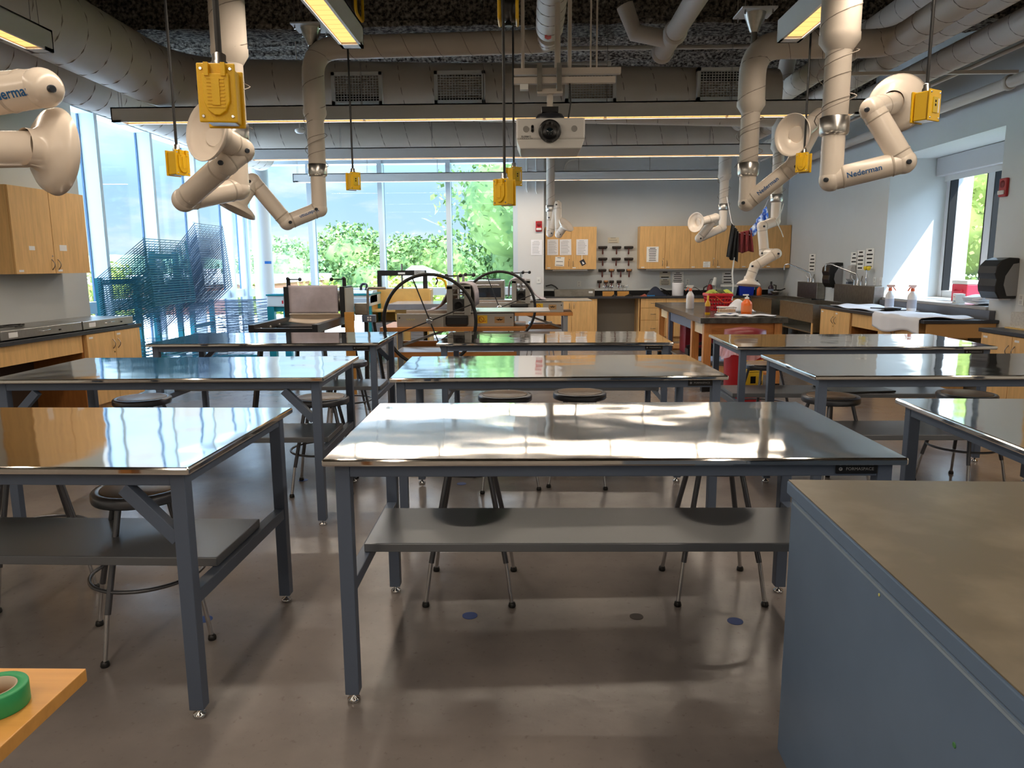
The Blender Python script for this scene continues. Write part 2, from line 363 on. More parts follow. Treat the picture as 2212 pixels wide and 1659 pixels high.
# ================================================================ outdoors
def leafmat(n, c, c2): return mat(n, c, .7, spec=.15, vs=.55, c2=c2, lo=.38, hi=.62)
LF = [leafmat('leaves deep', (70, 98, 58), (122, 146, 84)), leafmat('leaves bright', (104, 126, 52), (164, 172, 88)), leafmat('leaves mid', (80, 108, 72), (128, 152, 98))]
BARK = mat('bark', (92, 78, 64), .9)
GZ = -8.0
def tree(name, label, x, y, top, rx, mi, leaf, n, seed, lobes=9, group=None, squash=1.0):
    rg = random.Random(seed); h = top-GZ
    t = thing(name, label, 'tree', (x, y, GZ), 0, group); m = MB(); core = MB(); blobs = []
    for i in range(lobes):
        a = rg.uniform(0, 6.28); q = rg.uniform(.15, .72); zz = rg.uniform(.34, .86)
        blobs.append((Vector((math.cos(a)*rx*q, math.sin(a)*rx*q*squash, h*zz)), rx*rg.uniform(.36, .56)))
    blobs.append((Vector((0, 0, h-rx*.5)), rx*.5))
    for c, r in blobs:
        core.sph(c, r*.66, 10, 7)
        for k in range(n//len(blobs)):
            d = Vector((rg.gauss(0, 1), rg.gauss(0, 1), rg.gauss(0, 1))).normalized(); d = d if d.z > -.6 else -d
            p = c + d*r*rg.uniform(.62, 1.1); s = leaf*rg.uniform(.6, 1.3)
            e = Vector((rg.gauss(0, 1), rg.gauss(0, 1), rg.gauss(0, 1))).normalized(); e = (d*.8+e).normalized(); f = e.cross(Vector((rg.gauss(0, 1), rg.gauss(0, 1), rg.gauss(0, 1)))).normalized(); g = e.cross(f)
            m.add([p-f*s*.5, p+g*s*.32, p+f*s*.5, p-g*s*.32], [(0, 1, 2, 3)])
    core.s = [True]*len(core.f)
    k = len(m.v); m.v += core.v; m.f += [[k+i for i in f] for f in core.f]; m.s += core.s
    m.build('crown', LF[mi], t)
    b = MB().tube([(0, 0, 0), (.1, 0, h*.3), (0, .1, h*.62)], [rx*.09, rx*.07, rx*.03], 8)
    for i in range(4):
        a = i*1.57+.4; b.tube([(0, 0, h*.34), (math.cos(a)*rx*.3, math.sin(a)*rx*.3, h*.62)], [rx*.04, rx*.015], 6)
    b.build('trunk', BARK, t); return t
tree('broad_tree', 'large leafy tree close outside the rightmost back window, filling it', 1.7, 28.5, 7.4, 5.2, 0, .24, 40000, 5, 26, squash=.8)
TL = [(-15.2, 52, 2.4, 5.2, 2, 'row of trees outside: rounded crown just right of the round column'), (-10.5, 56, 3.6, 5.2, 0, 'dark rounded tree crown outside, right of the leftmost back mullion'),
      (-5.4, 54, 3.2, 5.0, 0, 'dark tree crown outside in the middle back window'), (-1.2, 57, 2.9, 4.8, 2, 'grey green tree crown outside, left of the large leafy tree')]
for i, (x, y, tp, rx, mi, lab) in enumerate(TL): tree('round_tree', lab, x-3, y, tp, rx, mi, .34, 10000, 20+i, 14, 'treeline beyond the back windows')
YL = [(-13.6, 36, .75, 2.6, 'low bright bush outside beside the brick wall, right of the column'), (-10.0, 35, .95, 2.8, 'low yellow green tree top outside behind the black blanket press'),
      (-6.6, 36, 1.2, 2.8, 'low yellow green tree top outside behind the tall screw press'), (-3.6, 35, 1.1, 2.6, 'low yellow green tree top outside behind the big front wheel')]
for i, (x, y, tp, rx, lab) in enumerate(YL): tree('leafy_shrub', lab, x, y, tp, rx, 1, .25, 6000, 40+i, 10, 'bright tree tops below the treeline')
tree('yellow_tree', 'yellowish tree outside the left glass wall above the drying rack', -20.6, 36, 1.75, 2.6, 1, .22, 6000, 61, 10)
tree('pine_tree', 'dark tree beyond the far left glass bay beside the column', -24, 70, 2.4, 4.5, 0, .5, 3000, 66, 10)
RT = [(13.4, 21.5, 5.4, 3.4, 1, 'sunlit leafy tree outside the right window, nearest the brick'), (16.6, 22.4, 5.0, 3.2, 2, 'second leafy tree outside the right window, behind the aluminium mullion')]
for i, (x, y, tp, rx, mi, lab) in enumerate(RT): tree('leafy_tree', lab, x, y, tp, rx, mi, .17, 14000, 70+i, 16, 'trees outside the right window')
BRK = mat('brick', (172, 112, 92), .85, vs=30, c2=(196, 140, 118))
m = MB().bb(6.31, 6.46, 11.12, 12.2, -8, 4.4); m = tag(m.build('brick_pier', BRK), 'narrow strip of brick wall seen through the right window', 'wall', kind='structure')
struct(MB().bb(-900, 900, 16.5, 900, GZ-1, GZ).build('ground', mat('grass land', (110, 134, 78), .9, vs=.05, c2=(140, 156, 96))))
def hill(name, x0, x1, y, top, seed, c):
    rg = random.Random(seed); n = 90; ph = [rg.uniform(0, 6.28) for _ in range(6)]
    def fn(u, v):
        x = x0+(x1-x0)*u; b = math.sin(math.pi*u)**.5
        z = GZ + (top-GZ)*math.sin(math.pi*v/2)*b*(.8+.1*math.sin(5*u+ph[0])+.06*math.sin(13*u+ph[1])+.04*math.sin(60*u+ph[2])*v) + rg.uniform(-.6, .6)*v
        return (x, y+80*v, z)
    return struct(MB().grid(fn, n, 6).build(name, c))
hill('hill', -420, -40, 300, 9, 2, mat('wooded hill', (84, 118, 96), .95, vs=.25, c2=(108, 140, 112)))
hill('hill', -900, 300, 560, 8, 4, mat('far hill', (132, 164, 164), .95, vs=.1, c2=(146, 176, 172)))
m = MB(); m.bb(-40, 1.2, 15.3, 21.5, -.7, -.5); m.bb(-40, -4.2, 21.5, 31, -.7, -.5); m.bb(-40, -6.0, -2, 15.3, -.7, -.5)  # roof added to whiten the lower panes and bounce sunlight indoors
tag(m.build('flat_roof', mat('bounce roof white', (236, 238, 240), .7)), 'wide white bounce roof added just outside the windows', 'roof', kind='structure')
bl = thing('brick_building', 'brick building with pale flat roof coping outside the far left glass bay', 'building', (-19, 44, GZ))
MB().bb(-24.5, -13.6, 38, 50, GZ, .62).build('wall', BRK, bl, o=bl.location)
MB().bb(-24.7, -13.4, 37.8, 50.2, .62, 1.02).build('coping', mat('white coping', (230, 232, 236), .6), bl, o=bl.location)
MB().bb(-20, -18.4, 42, 44, 1.0, 1.4).build('roof_unit', mat('roof unit', (200, 204, 208), .6), bl, o=bl.location)
bl = thing('low_building', 'long low building with white roof seen through the drying rack', 'building', (-27, 50, GZ))
MB().bb(-36, -24.5, 46, 56, GZ, -.4).build('wall', BRK, bl, o=bl.location)
MB().bb(-36.3, -24.3, 45.8, 56.2, -.4, .35).build('flat_roof', mat('white coping', (230, 232, 236), .6), bl, o=bl.location)
hs = thing('white_house', 'white gabled house half hidden by trees behind the front wheel', 'house', (-5.2, 38, GZ))
MB().bb(-6.6, -4.0, 36.4, 40, GZ, .75).build('wall', WALLW, hs, o=hs.location)
MB().prism([(-6.8, 36.2, .75), (-3.9, 36.2, .75), (-5.7, 36.2, 1.5)], (0, 4, 0)).build('gable_roof', mat('white coping', (230, 232, 236), .6), hs, o=hs.location)
fb = thing('farm_building', 'tiny far building on the horizon right of the column', 'building', (-72, 220, -1))
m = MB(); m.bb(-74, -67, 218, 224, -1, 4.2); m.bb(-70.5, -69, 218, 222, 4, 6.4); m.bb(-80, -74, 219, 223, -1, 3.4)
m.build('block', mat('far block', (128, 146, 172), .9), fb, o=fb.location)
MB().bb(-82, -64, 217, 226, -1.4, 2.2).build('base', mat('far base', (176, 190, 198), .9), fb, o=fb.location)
# ================================================================ work tables
def top_mat():
    m = bpy.data.materials.new('stainless table top'); m.use_nodes = True; nt = m.node_tree; b = nt.nodes['Principled BSDF']; N = nt.nodes.new; L = nt.links.new
    b.inputs['Metallic'].default_value = 1; b.inputs['Base Color'].default_value = lin((226, 222, 216))
    oi = N('ShaderNodeObjectInfo'); tc = N('ShaderNodeTexCoord'); va = N('ShaderNodeVectorMath'); va.operation = 'ADD'
    L(tc.outputs['Object'], va.inputs[0]); L(oi.outputs['Location'], va.inputs[1])
    def noise(sc, det, stretch=None):
        n = N('ShaderNodeTexNoise'); n.inputs['Scale'].default_value = sc; n.inputs['Detail'].default_value = det
        if stretch:
            mp = N('ShaderNodeMapping'); mp.inputs['Scale'].default_value = stretch; L(va.outputs[0], mp.inputs[0]); L(mp.outputs[0], n.inputs['Vector'])
        else: L(va.outputs[0], n.inputs['Vector'])
        return n
    mr = N('ShaderNodeMapRange'); L(noise(3, 5, (1, 5, 1)).outputs[0], mr.inputs[0]); mr.inputs[3].default_value = .02; mr.inputs[4].default_value = .09; L(mr.outputs[0], b.inputs['Roughness'])
    b1 = N('ShaderNodeBump'); b1.inputs['Strength'].default_value = .05; b1.inputs['Distance'].default_value = .05; L(noise(3.2, 1).outputs[0], b1.inputs['Height'])
    b2 = N('ShaderNodeBump'); b2.inputs['Strength'].default_value = .0035; b2.inputs['Distance'].default_value = .01; L(noise(60, 2, (.03, 6, 1)).outputs[0], b2.inputs['Height'])
    L(b1.outputs[0], b2.inputs['Normal']); L(b2.outputs[0], b.inputs['Normal'])
    return m
TOPM = top_mat()
TL_, TW_, TH_ = 1.951, 1.008, .9144
def make_table():
    t = thing('work_table', None, None)
    x, y = TL_/2, TW_/2; lx, ly = x-.06, y-.06
    MB().bb(-x, x, -y, y, TH_-.026, TH_).build('tabletop', TOPM, t, bev=.007)
    a = MB(); zt, zb = TH_-.027, TH_-.072
    for s in (-1, 1):
        a.bb(-lx+.025, lx-.025, s*ly-.022, s*ly+.022, zb, zt); a.bb(s*lx-.022, s*lx+.022, -ly+.025, ly-.025, zb, zt)
    a.build('apron', GREY, t, bev=.003)
    for sx in (-1, 1):
        for sy in (-1, 1):
            g = MB().bb(sx*lx-.025, sx*lx+.025, sy*ly-.025, sy*ly+.025, .035, zt).build('leg', GREY, t, bev=.003)
            MB().lathe([(.022, 0), (.024, .006), (.022, .014), (.008, .02), (.008, .04)], (sx*lx, sy*ly, 0), n=14).build('foot', CHROME, g)
        MB().bb(sx*lx-.022, sx*lx+.022, -ly+.026, ly-.026, .411, .459).build('side_stretcher', GREY, t, bev=.003)
        MB().beam((sx*(lx-.19), ly, zb-.012), (sx*(lx-.02), ly, zb-.19), .044, .04, up=(0, 1, 0)).build('corner_brace', GREY, t, bev=.002)
    MB().bb(-lx+.0, lx-.0, -.19, .23, .460, .495).build('lower_shelf', SHELFM, t, bev=.004)
    pl = MB().bb(.75, .89, -ly-.029, -ly-.0225, .852, .886).build('nameplate', BLACK, t, bev=.003)
    k = MB(); M = face_M((.829, -ly-.0295, .869), (0, -1, 0)); put_text(k, 'FORMASPACE', .0145, M, spacing=1.05)
    k.lathe([(.0062, 0), (.0062, .0006)], (.765, -ly-.0292, .869), (0, -1, 0), 18)
    lt = k.build('lettering', mat('plate grey', (150, 152, 156), .5), pl)
    k = MB(); M = face_M((.765, -ly-.0302, .869), (0, -1, 0)); put_text(k, 'F', .009, M); k.build('monogram', BLACK, pl)
    return t
TAB = [('CF', .278, 2.869, .4, 'steel-topped work table front and centre, nearest the camera, two stools under it'),
       ('LF', -2.061, 2.778, 179.07, 'steel-topped work table at front left, cut by the left picture edge'),
       ('LM', -2.173, 4.641, 181.4, 'steel-topped work table in the middle row on the left, corner braces facing the camera'),
       ('LB', -2.23, 6.541, .94, 'steel-topped work table at the back left before the drying rack'),
       ('CM', .162, 4.654, 1.63, 'steel-topped work table in the middle row at centre, two round stools before it'),
       ('CB', .22, 6.499, -.87, 'small looking steel-topped work table at back centre before the wheel presses'),
       ('RB', 2.595, 6.122, -1.4, 'steel-topped work table at back right, a black board on its lower shelf'),
       ('RM', 2.612, 4.661, -.08, 'steel-topped work table in the middle row on the right'),
       ('RF', 2.698, 2.924, -1.81, 'steel-topped work table at front right, mostly hidden behind the metal cabinet')]
T0 = make_table()
for i, (k, x, y, a, lab) in enumerate(TAB):
    t = T0 if i == 0 else copy_tree(T0)
    if k not in ('LF', 'LM', 'LB'):
        for ch in [c for c in t.children if c.name.startswith('corner_brace')] if i else []: bpy.data.objects.remove(ch)
    t.location = (x, y, 0); t.rotation_euler.z = R(a); tag(t, lab, 'table', 'stainless work tables in three rows')
o = MB().box((2.72, 6.1, .506), (.52, .36, .016), rz=R(8)).build('flat_board', BLACK, bev=.004); tag(o, 'thin black board lying on the lower shelf of the back right table', 'board')

# ================================================================ stools
HARD = mat('hardboard seat', (150, 118, 84), .35, spec=.4, var=.1, vs=12)
GUN = mat('gunmetal stool', (104, 106, 112), .32, metal=.75)
def make_stool():
    t = thing('round_stool', None, None); H = .655
    MB().lathe([(.165, H-.048), (.186, H-.046), (.190, H-.04), (.190, H-.012), (.184, H-.003), (.165, H-.001), (.158, H-.006), (0, H-.006)], n=40, caps=True).build('seat', GUN, t)
    MB().lathe([(.157, H-.006), (.157, H-.0015), (.153, H), (0, H)], n=40, caps=False).build('seat_inset', HARD, t)
    for i in range(4):
        a = R(45+90*i); d = Vector((math.cos(a), math.sin(a), 0))
        g = MB().cyl(d*.135 + Vector((0, 0, H-.045)), d*.243 + Vector((0, 0, .20)), .0125, n=10).build('leg', GUN, t)
        MB().cyl(d*.243 + Vector((0, 0, .21)), d*.279 + Vector((0, 0, .018)), .0095, n=10).build('leg_extension', CHROME, g)
        MB().lathe([(.016, 0), (.018, .006), (.015, .02), (.010, .024)], d*.281, n=12).build('foot', BLACK, g)
    MB().tube([(.222*math.cos(i*math.pi/20), .222*math.sin(i*math.pi/20), .285) for i in range(40)], .008, 8, closed=True).build('foot_ring', GUN, t)
    return t
ST = [(-.277, 3.355, 0, 'round metal stool under the front centre table, left one'), (.881, 3.37, 0, 'round metal stool under the front centre table, right one beside the grey cabinet'),
      (-1.612, 2.907, 33, 'round metal stool beneath the front left table, right by its near leg'), (-2.40, 3.36, 40, 'round metal stool beneath the front left table, at the left picture edge'),
      (-2.70, 4.98, 5, 'stool behind the front left table, only its bluish seat showing over the tabletop'), (-1.44, 4.98, 8, 'stool with tan seat behind the middle left table brace'),
      (-1.72, 6.86, 20, 'stool under the back left table, its seat edge showing past the middle left table'), (-.165, 5.07, 12, 'round tan-topped stool behind the front centre table, left of the pair'),
      (.365, 5.15, -8, 'round tan-topped stool behind the front centre table, right of the pair'), (2.07, 4.98, 20, 'dark tan-topped stool under the right middle table beside its front leg'),
      (3.03, 5.05, 25, 'stool behind the front right table with its foot ring showing below'), (2.14, 6.62, 15, 'stool before the red bin with the yellow sign'),
      (.19, 11.6, 10, 'grey stool far back between the press tables')]
S0 = make_stool()
for i, (x, y, a, lab) in enumerate(ST):
    s = S0 if i == 0 else copy_tree(S0)
    s.location = (x, y, 0); s.rotation_euler.z = R(a); tag(s, lab, 'stool', 'round metal stools at the tables')

# blue dots on the floor
DB = mat('blue floor dot', (44, 78, 150), .5)
for u, v, r, lab in ((1015, 1330, .034, 'blue floor dot below the front centre table, between the left stool legs'), (1588, 1342, .034, 'scuffed blue floor dot at the foot of the metal cabinet'),
                     (997, 1045, .034, 'blue floor dot behind the front centre table, near the left stool'), (655, 1037, .034, 'blue floor dot between the left and centre tables'),
                     (442, 1338, .034, 'blue floor dot half hidden by the front left table leg'), (1375, 1332, .03, 'dark floor dot below the front centre table, middle')):
    p = P(u, v, z=0); o = MB().lathe([(r, 0), (r, .0012)], (0, 0, 0), n=28).build('floor_dot', DB if 'dark' not in lab else mat('dark floor dot', (66, 58, 54), .5)); o.location = (p.x, p.y, .0002); tag(o, lab, 'floor marker', 'marker dots on the floor')

# ================================================================ metal cabinet and desk in the foreground
CAB = mat('blue grey cabinet steel', (100, 122, 150), .42, spec=.45, var=.06, vs=2.5)
t = thing('metal_cabinet', 'blue grey metal cabinet with worn brown top in the right foreground', 'cabinet', (.79, 2.18, 0), R(-1.9))
MB().bb(.012, .95, -2.5, -.012, 0, .848).build('body', CAB, t, bev=.004)
MB().bb(.0, .96, -2.52, 0, .856, .896).build('top_frame', CAB, t, bev=.004)
MB().bb(.02, .94, -2.49, -.02, .8485, .8555).build('shadow_gap', BLACKM, t)
MB().bb(.003, .957, -2.515, -.003, .8965, .9).build('laminate_top', mat('worn laminate', (98, 90, 74), .30, spec=.5, var=.18, vs=5, c2=(122, 113, 96), lo=.45, hi=.75), t, bev=.001)
m = MB().bb(.0065, .0125, -1.7, -.04, .836, .842)
m.build('trim_strip', mat('pale steel edge', (140, 158, 176), .4), t)
for (u, v, r, c) in ((1918, 1285, .004, (196, 198, 120)), (2098, 1610, .006, (70, 130, 80))):
    q = P(u, v, x=.80); 
    MB().lathe([(r, 0), (r*.8, .0012)], (.0116, q.y-2.18, q.z), (-1, 0, 0), 9).build('paint_fleck', mat('fleck%d' % v, c, .6), t)
t = thing('wooden_desk', 'corner of a honey coloured wooden desktop at bottom left', 'desk', (-.9, 1.356, 0))
MB().bb(-1.1, 0, -1.7, 0, .722, .75).build('desktop', BENCH, t, bev=.002)
for x in (-.2, -1.05):
    for y in (-.16, -1.6): MB().bb(x-.03, x+.03, y-.03, y+.03, 0, .722).build('leg', OAKV, t)
c = P(-12, 1500, z=.775)
t = thing('tape_roll', 'green roll of masking tape on the wooden desk at bottom left', 'tape', (c.x, c.y, .7502))
MB().lathe([(.038, 0), (.054, 0), (.055, .002), (.055, .038), (.054, .04), (.038, .04), (.038, 0)], n=48, caps=False).build('tape', mat('green tape', (44, 150, 92), .45), t)
MB().lathe([(.0375, .0005), (.0375, .0395), (.0345, .0395), (.0345, .0005), (.0375, .0005)], n=40, caps=False).build('core', mat('card core', (176, 160, 140), .8), t)

for ch in [c for c in T0.children if c.name.startswith('corner_brace')]: bpy.data.objects.remove(ch)
# ================================================================ pendant lights
DIFF = emis('warm diffuser', (255, 190, 112), 1.55)
def stripe_diffuser():
    nt = DIFF.node_tree; N = nt.nodes.new; L = nt.links.new; e = nt.nodes['Emission']
    tc = N('ShaderNodeTexCoord'); sp = N('ShaderNodeSeparateXYZ'); m1 = N('ShaderNodeMath'); m1.operation = 'MULTIPLY'; m1.inputs[1].default_value = 11.5
    m2 = N('ShaderNodeMath'); m2.operation = 'FRACT'; m3 = N('ShaderNodeMath'); m3.operation = 'GREATER_THAN'; m3.inputs[1].default_value = .06
    m4 = N('ShaderNodeMapRange'); m4.inputs[3].default_value = .55; m4.inputs[4].default_value = 1.05
    L(tc.outputs['Object'], sp.inputs[0]); L(sp.outputs[0], m1.inputs[0]); L(m1.outputs[0], m2.inputs[0]); L(m2.outputs[0], m3.inputs[0]); L(m3.outputs[0], m4.inputs[0]); L(m4.outputs[0], e.inputs[1])
stripe_diffuser()
def pendant(a, b, label, segs, gap=.03, z=3.05, end=.1, w=.15):
    a, b = Vector(a), Vector(b); d = (b-a).normalized(); n = Vector((-d.y, d.x, 0)); c = (a+b)/2; Ln = (b-a).length
    t = thing('pendant_light', label, 'light', (c.x, c.y, z), 0, 'linear pendant lights'); ang = math.atan2(d.y, d.x); t.rotation_euler.z = ang
    h = MB(); l = Ln/2
    h.bb(-l, l, -w/2, -w/2+.018, 0, .148); h.bb(-l, l, w/2-.018, w/2, 0, .148); h.bb(-l, l, -w/2, w/2, .135, .148)
    h.bb(-l, -l+end, -w/2, w/2, 0, .02); h.bb(l-end, l, -w/2, w/2, 0, .02); h.bb(-l, -l+.012, -w/2, w/2, 0, .148); h.bb(l-.012, l, -w/2, w/2, 0, .148)
    h.build('housing', LIGHTB, t)
    sl = (Ln-2*end)/segs
    for i in range(segs):
        x0 = -l+end+sl*i+gap/2; x1 = x0+sl-gap
        MB().bb(x0, x1, -w/2+.02, w/2-.02, .012, .016).build('diffuser', DIFF, t)
        ld = bpy.data.lights.new('lamp', 'AREA'); ld.shape = 'RECTANGLE'; ld.size = x1-x0; ld.size_y = w-.045; ld.color = (1.0, .86, .70); ld.energy = LAMP*(x1-x0)
        lo = bpy.data.objects.new('lamp', ld); COL.objects.link(lo); lo.parent = t; lo.location = ((x0+x1)/2, 0, .003)
    for i in range(segs+1):
        x = -l+end*.7+(Ln-1.4*end)*i/segs
        MB().tube([(x, -.03, .145), (x, 0, 1.28), (x, .03, .145)], .0025, 4).build('hanger_cable', CHROME, t)
pendant((-4.36, 8.0), (3.45, 8.0), 'long pendant light crossing the room in front of the grilles, nearest of the three', 6)
pendant((-4.05, 10.82), (3.95, 10.82), 'long pendant light crossing behind the projector, second of the three', 6)
pendant((-4.27, 13.72), (3.55, 13.72), 'long pendant light crossing before the back window heads, farthest of the three', 6, w=.14)
for x, lab in ((-1.22, 'near pendant light pointing to the camera at upper left of centre'), (1.8, 'near pendant light pointing to the camera at upper right'),
               (-3.42, 'near pendant light at the top left corner, only its end showing'), (4.55, 'near pendant light at the right picture edge, only its tip showing')):
    pendant((x, .6), (x, 5.42 if x < 4 else 5.62), lab, 4, z=3.05)
for x in (-3.42, -1.22, 1.8, 4.3): pendant((x, -3.9), (x, .3), 'unseen pendant light added overhead behind the camera', 3)  # unseen rows added to light the near part of the room

# ================================================================ ducts and pipes
def seams(path, r, step, slant=0):
    """one continuous helical seam along the path"""
    pts = [Vector(q) for q in path]; out = []; T = (pts[1]-pts[0]).normalized(); a = MB.frame(T)[0]; ph = 0
    for i in range(len(pts)-1):
        d = pts[i+1]-pts[i]; L = d.length; d.normalize(); n = max(1, int(L/step*14))
        for k in range(n):
            c = pts[i].lerp(pts[i+1], k/n); a = (a-d*a.dot(d)).normalized(); b = d.cross(a)
            out.append(c+(a*math.cos(ph)+b*math.sin(ph))*(r+.001)); ph += L/n/step*2*math.pi
    return MB().tube(out, .006 if r > .15 else .003, 4)
def duct(name, label, path, r, step, cat='duct', rad=None, grilles=(), m=None):
    p = fillet(path, rad or r*2.2, 8); o = Vector(path[0]); t = thing(name, label, cat, o)
    MB().tube(p, r, 32).build('duct_run', m or DUCT, t, o=o); 
    if step: seams(p, r, step).build('spiral_seam', SEAM, t, o=o)
    return t
A = duct('air_duct', 'largest round grey duct at upper left, turning right behind the first cross light', [(-3.9, -1.5, 3.56), (-3.9, 8.5, 3.52), (2.7, 8.5, 3.33)], .30, .34, rad=.8)
GR = mat('grille white', (206, 208, 208), .5)
for i, u in enumerate((771, 993, 1276, 1561)):
    c = P(u, 200, y=8.16); w, h = .27, .165
    m = MB(); y0, y1 = 8.15, 8.24
    for (a, b, e, f) in ((-w, w, h-.035, h), (-w, w, -h, -h+.035), (-w, -w+.035, -h, h), (w-.035, w, -h, h)): m.bb(c.x+a, c.x+b, y0, y1, 3.41+e, 3.41+f)
    for q in range(16): x = c.x-w+.035+(2*w-.07)*q/15; m.bb(x-.003, x+.003, y0+.012, y0+.03, 3.41-h+.03, 3.41+h-.03)
    for q in range(11): z = 3.41-h+.035+(2*h-.07)*q/10; m.bb(c.x-w+.03, c.x+w-.03, y0+.014, y0+.032, z-.003, z+.003)
    g = m.build('grille', GR, A, o=A.location)
    MB().bb(c.x-w+.03, c.x+w-.03, y1-.02, y1+.02, 3.41-h+.03, 3.41+h-.03).build('dark_opening', BLACKM, g, o=(0, 0, 0)).location = -A.location
duct('air_duct', 'round grey duct along the top of the left glass wall, below the largest duct', [(-4.68, -1.5, 3.50), (-4.68, 13.2, 3.46)], .26, .30)
duct('air_duct', 'round grey duct crossing the room between the first and second cross lights', [(-4.36, 11.35, 3.44), (3.3, 11.35, 3.44)], .245, .37)
duct('air_duct', 'slim ringed duct coming straight toward the camera at top centre, with a red marking', [(.17, 2.2, 3.36), (.17, 5.98, 3.34)], .105, .21)
m = MB(); m.lathe([(.028, 0), (.028, .003)], (.155, 5.84, 3.233), (-.1, -.45, -1), 6); m.build('red_marking', RED, None); tag(bpy.data.objects['red_marking'], 'red valve shaped marking under the slim ringed duct', 'marking')
for i, (x, z, r, y0, y1, lab) in enumerate(((3.05, 3.55, .12, 1.5, 11.5, 'slim ringed duct at upper right, innermost of three'), (3.5, 3.5, .11, 1.5, 12, 'slim ringed duct at upper right, middle of three'),
        (3.95, 3.42, .115, 1.5, 14, 'slim ringed duct at upper right, outermost and lowest of three'))):
    duct('exhaust_duct', lab, [(x, y0, z), (x, y1, z)], r, .26)
for i, (x, z, r, lab) in enumerate(((4.25, 3.52, .03, 'thin tan conduit beside the outermost ringed duct'), (4.38, 3.52, .022, 'second thin tan conduit beside the outermost ringed duct'), (4.52, 3.5, .02, 'third thin tan conduit beside the outermost ringed duct'))):
    o = MB().cyl((x, 1.5, z), (x, 14.8, z), r, n=10).build('conduit', PIPE); tag(o, lab, 'pipe')
t = thing('wall_pipe', 'tan pipe with clamps along the top of the right wall', 'pipe', (4.95, 1.5, 3.36))
MB().cyl((4.95, 1.5, 3.36), (4.95, 15.2, 3.36), .06, n=18).build('pipe_run', PIPE, t, o=t.location)
for y in (5.6, 6.6, 8.0, 10.5): MB().lathe([(.066, 0), (.078, .01), (.078, .05), (.066, .06)], (4.95, y, 3.36), (0, 1, 0), 18).build('coupling', PIPE, t, o=t.location)
o = MB().beam((3.0, 7.6, 3.36), (4.75, 7.6, 3.36), .04, .03).build('strut_rail', PIPE); tag(o, 'short horizontal strut carrying the conduits at upper right', 'strut')
t = thing('drain_pipe', 'thick tan pipe coming toward the camera right of the projector, with grooved couplings', 'pipe', (1.33, 1.5, 3.62))
MB().tube([(1.33, 1.5, 3.64), (1.33, 7.7, 3.60)], .088, 24).build('pipe_run', PIPE, t, o=t.location)
for y in (7.0, 7.62): MB().lathe([(.09, 0), (.106, .01), (.106, .07), (.09, .08)], (1.33, y, 3.60), (0, 1, 0), 24).build('coupling', PIPE, t, o=t.location)
MB().tube([(1.33, 7.25, 3.60), (1.0, 7.25, 3.66), (.9, 7.25, 3.9)], .08, 18).build('branch', PIPE, t, o=t.location)
for (x0, x1, y, z, r, lab) in ((-1.2, 3.0, 8.75, 3.94, .025, 'thin tan pipe crossing under the sprayed ceiling right of the projector'), (-4.0, 1.0, 9.3, 3.9, .045, 'thin pipe crossing under the ceiling at upper left'),
                             (-2.6, -.2, 9.9, 3.92, .03, 'second thin pipe under the ceiling left of centre')):
    o = MB().cyl((x0, y, z), (x1, y, z), r, n=12).build('ceiling_pipe', PIPE); tag(o, lab, 'pipe')
t = thing('strut_channel', 'perforated steel strut channel spanning the ceiling top', 'strut', (1.5, 6.75, 3.92))
m = MB().bb(-2.6, 5.0, 6.73, 6.77, 3.9, 3.95); m.build('channel', PIPE, t, o=t.location)
m = MB(); 
for i in range(70): x = -2.5+7.4*i/70; m.bb(x, x+.055, 6.725, 6.7295, 3.915, 3.93)
m.build('slot', BLACKM, t, o=t.location); t['label'] = 'perforated steel strut channel spanning the top of the picture'
for x in (-2.5, .5, 3.4): MB().cyl((x, 6.75, 3.94), (x, 6.75, 4.325), .006, n=6).build('rod', CHROME, t, o=t.location)
o = MB().tube(fillet([(-2.9, 3.6, 3.62), (-2.3, 5.4, 3.66), (-2.05, 6.0, 3.62)], .2), .022, 10).build('conduit', PIPE); tag(o, 'thin pale conduit slanting beside the largest duct at upper left', 'pipe')
t = thing('smoke_detector', 'small white detector hung before the second cross duct at left', 'detector', tuple(P(648, 284, y=9.6)))
MB().lathe([(.05, .03), (.062, .02), (.062, 0), (.045, -.02), (0, -.024)], n=24, caps=False).build('body', WALLW, t)
MB().cyl((0, 0, .02), (0, 0, 1.2), .008, n=8).build('stem', PIPE, t)

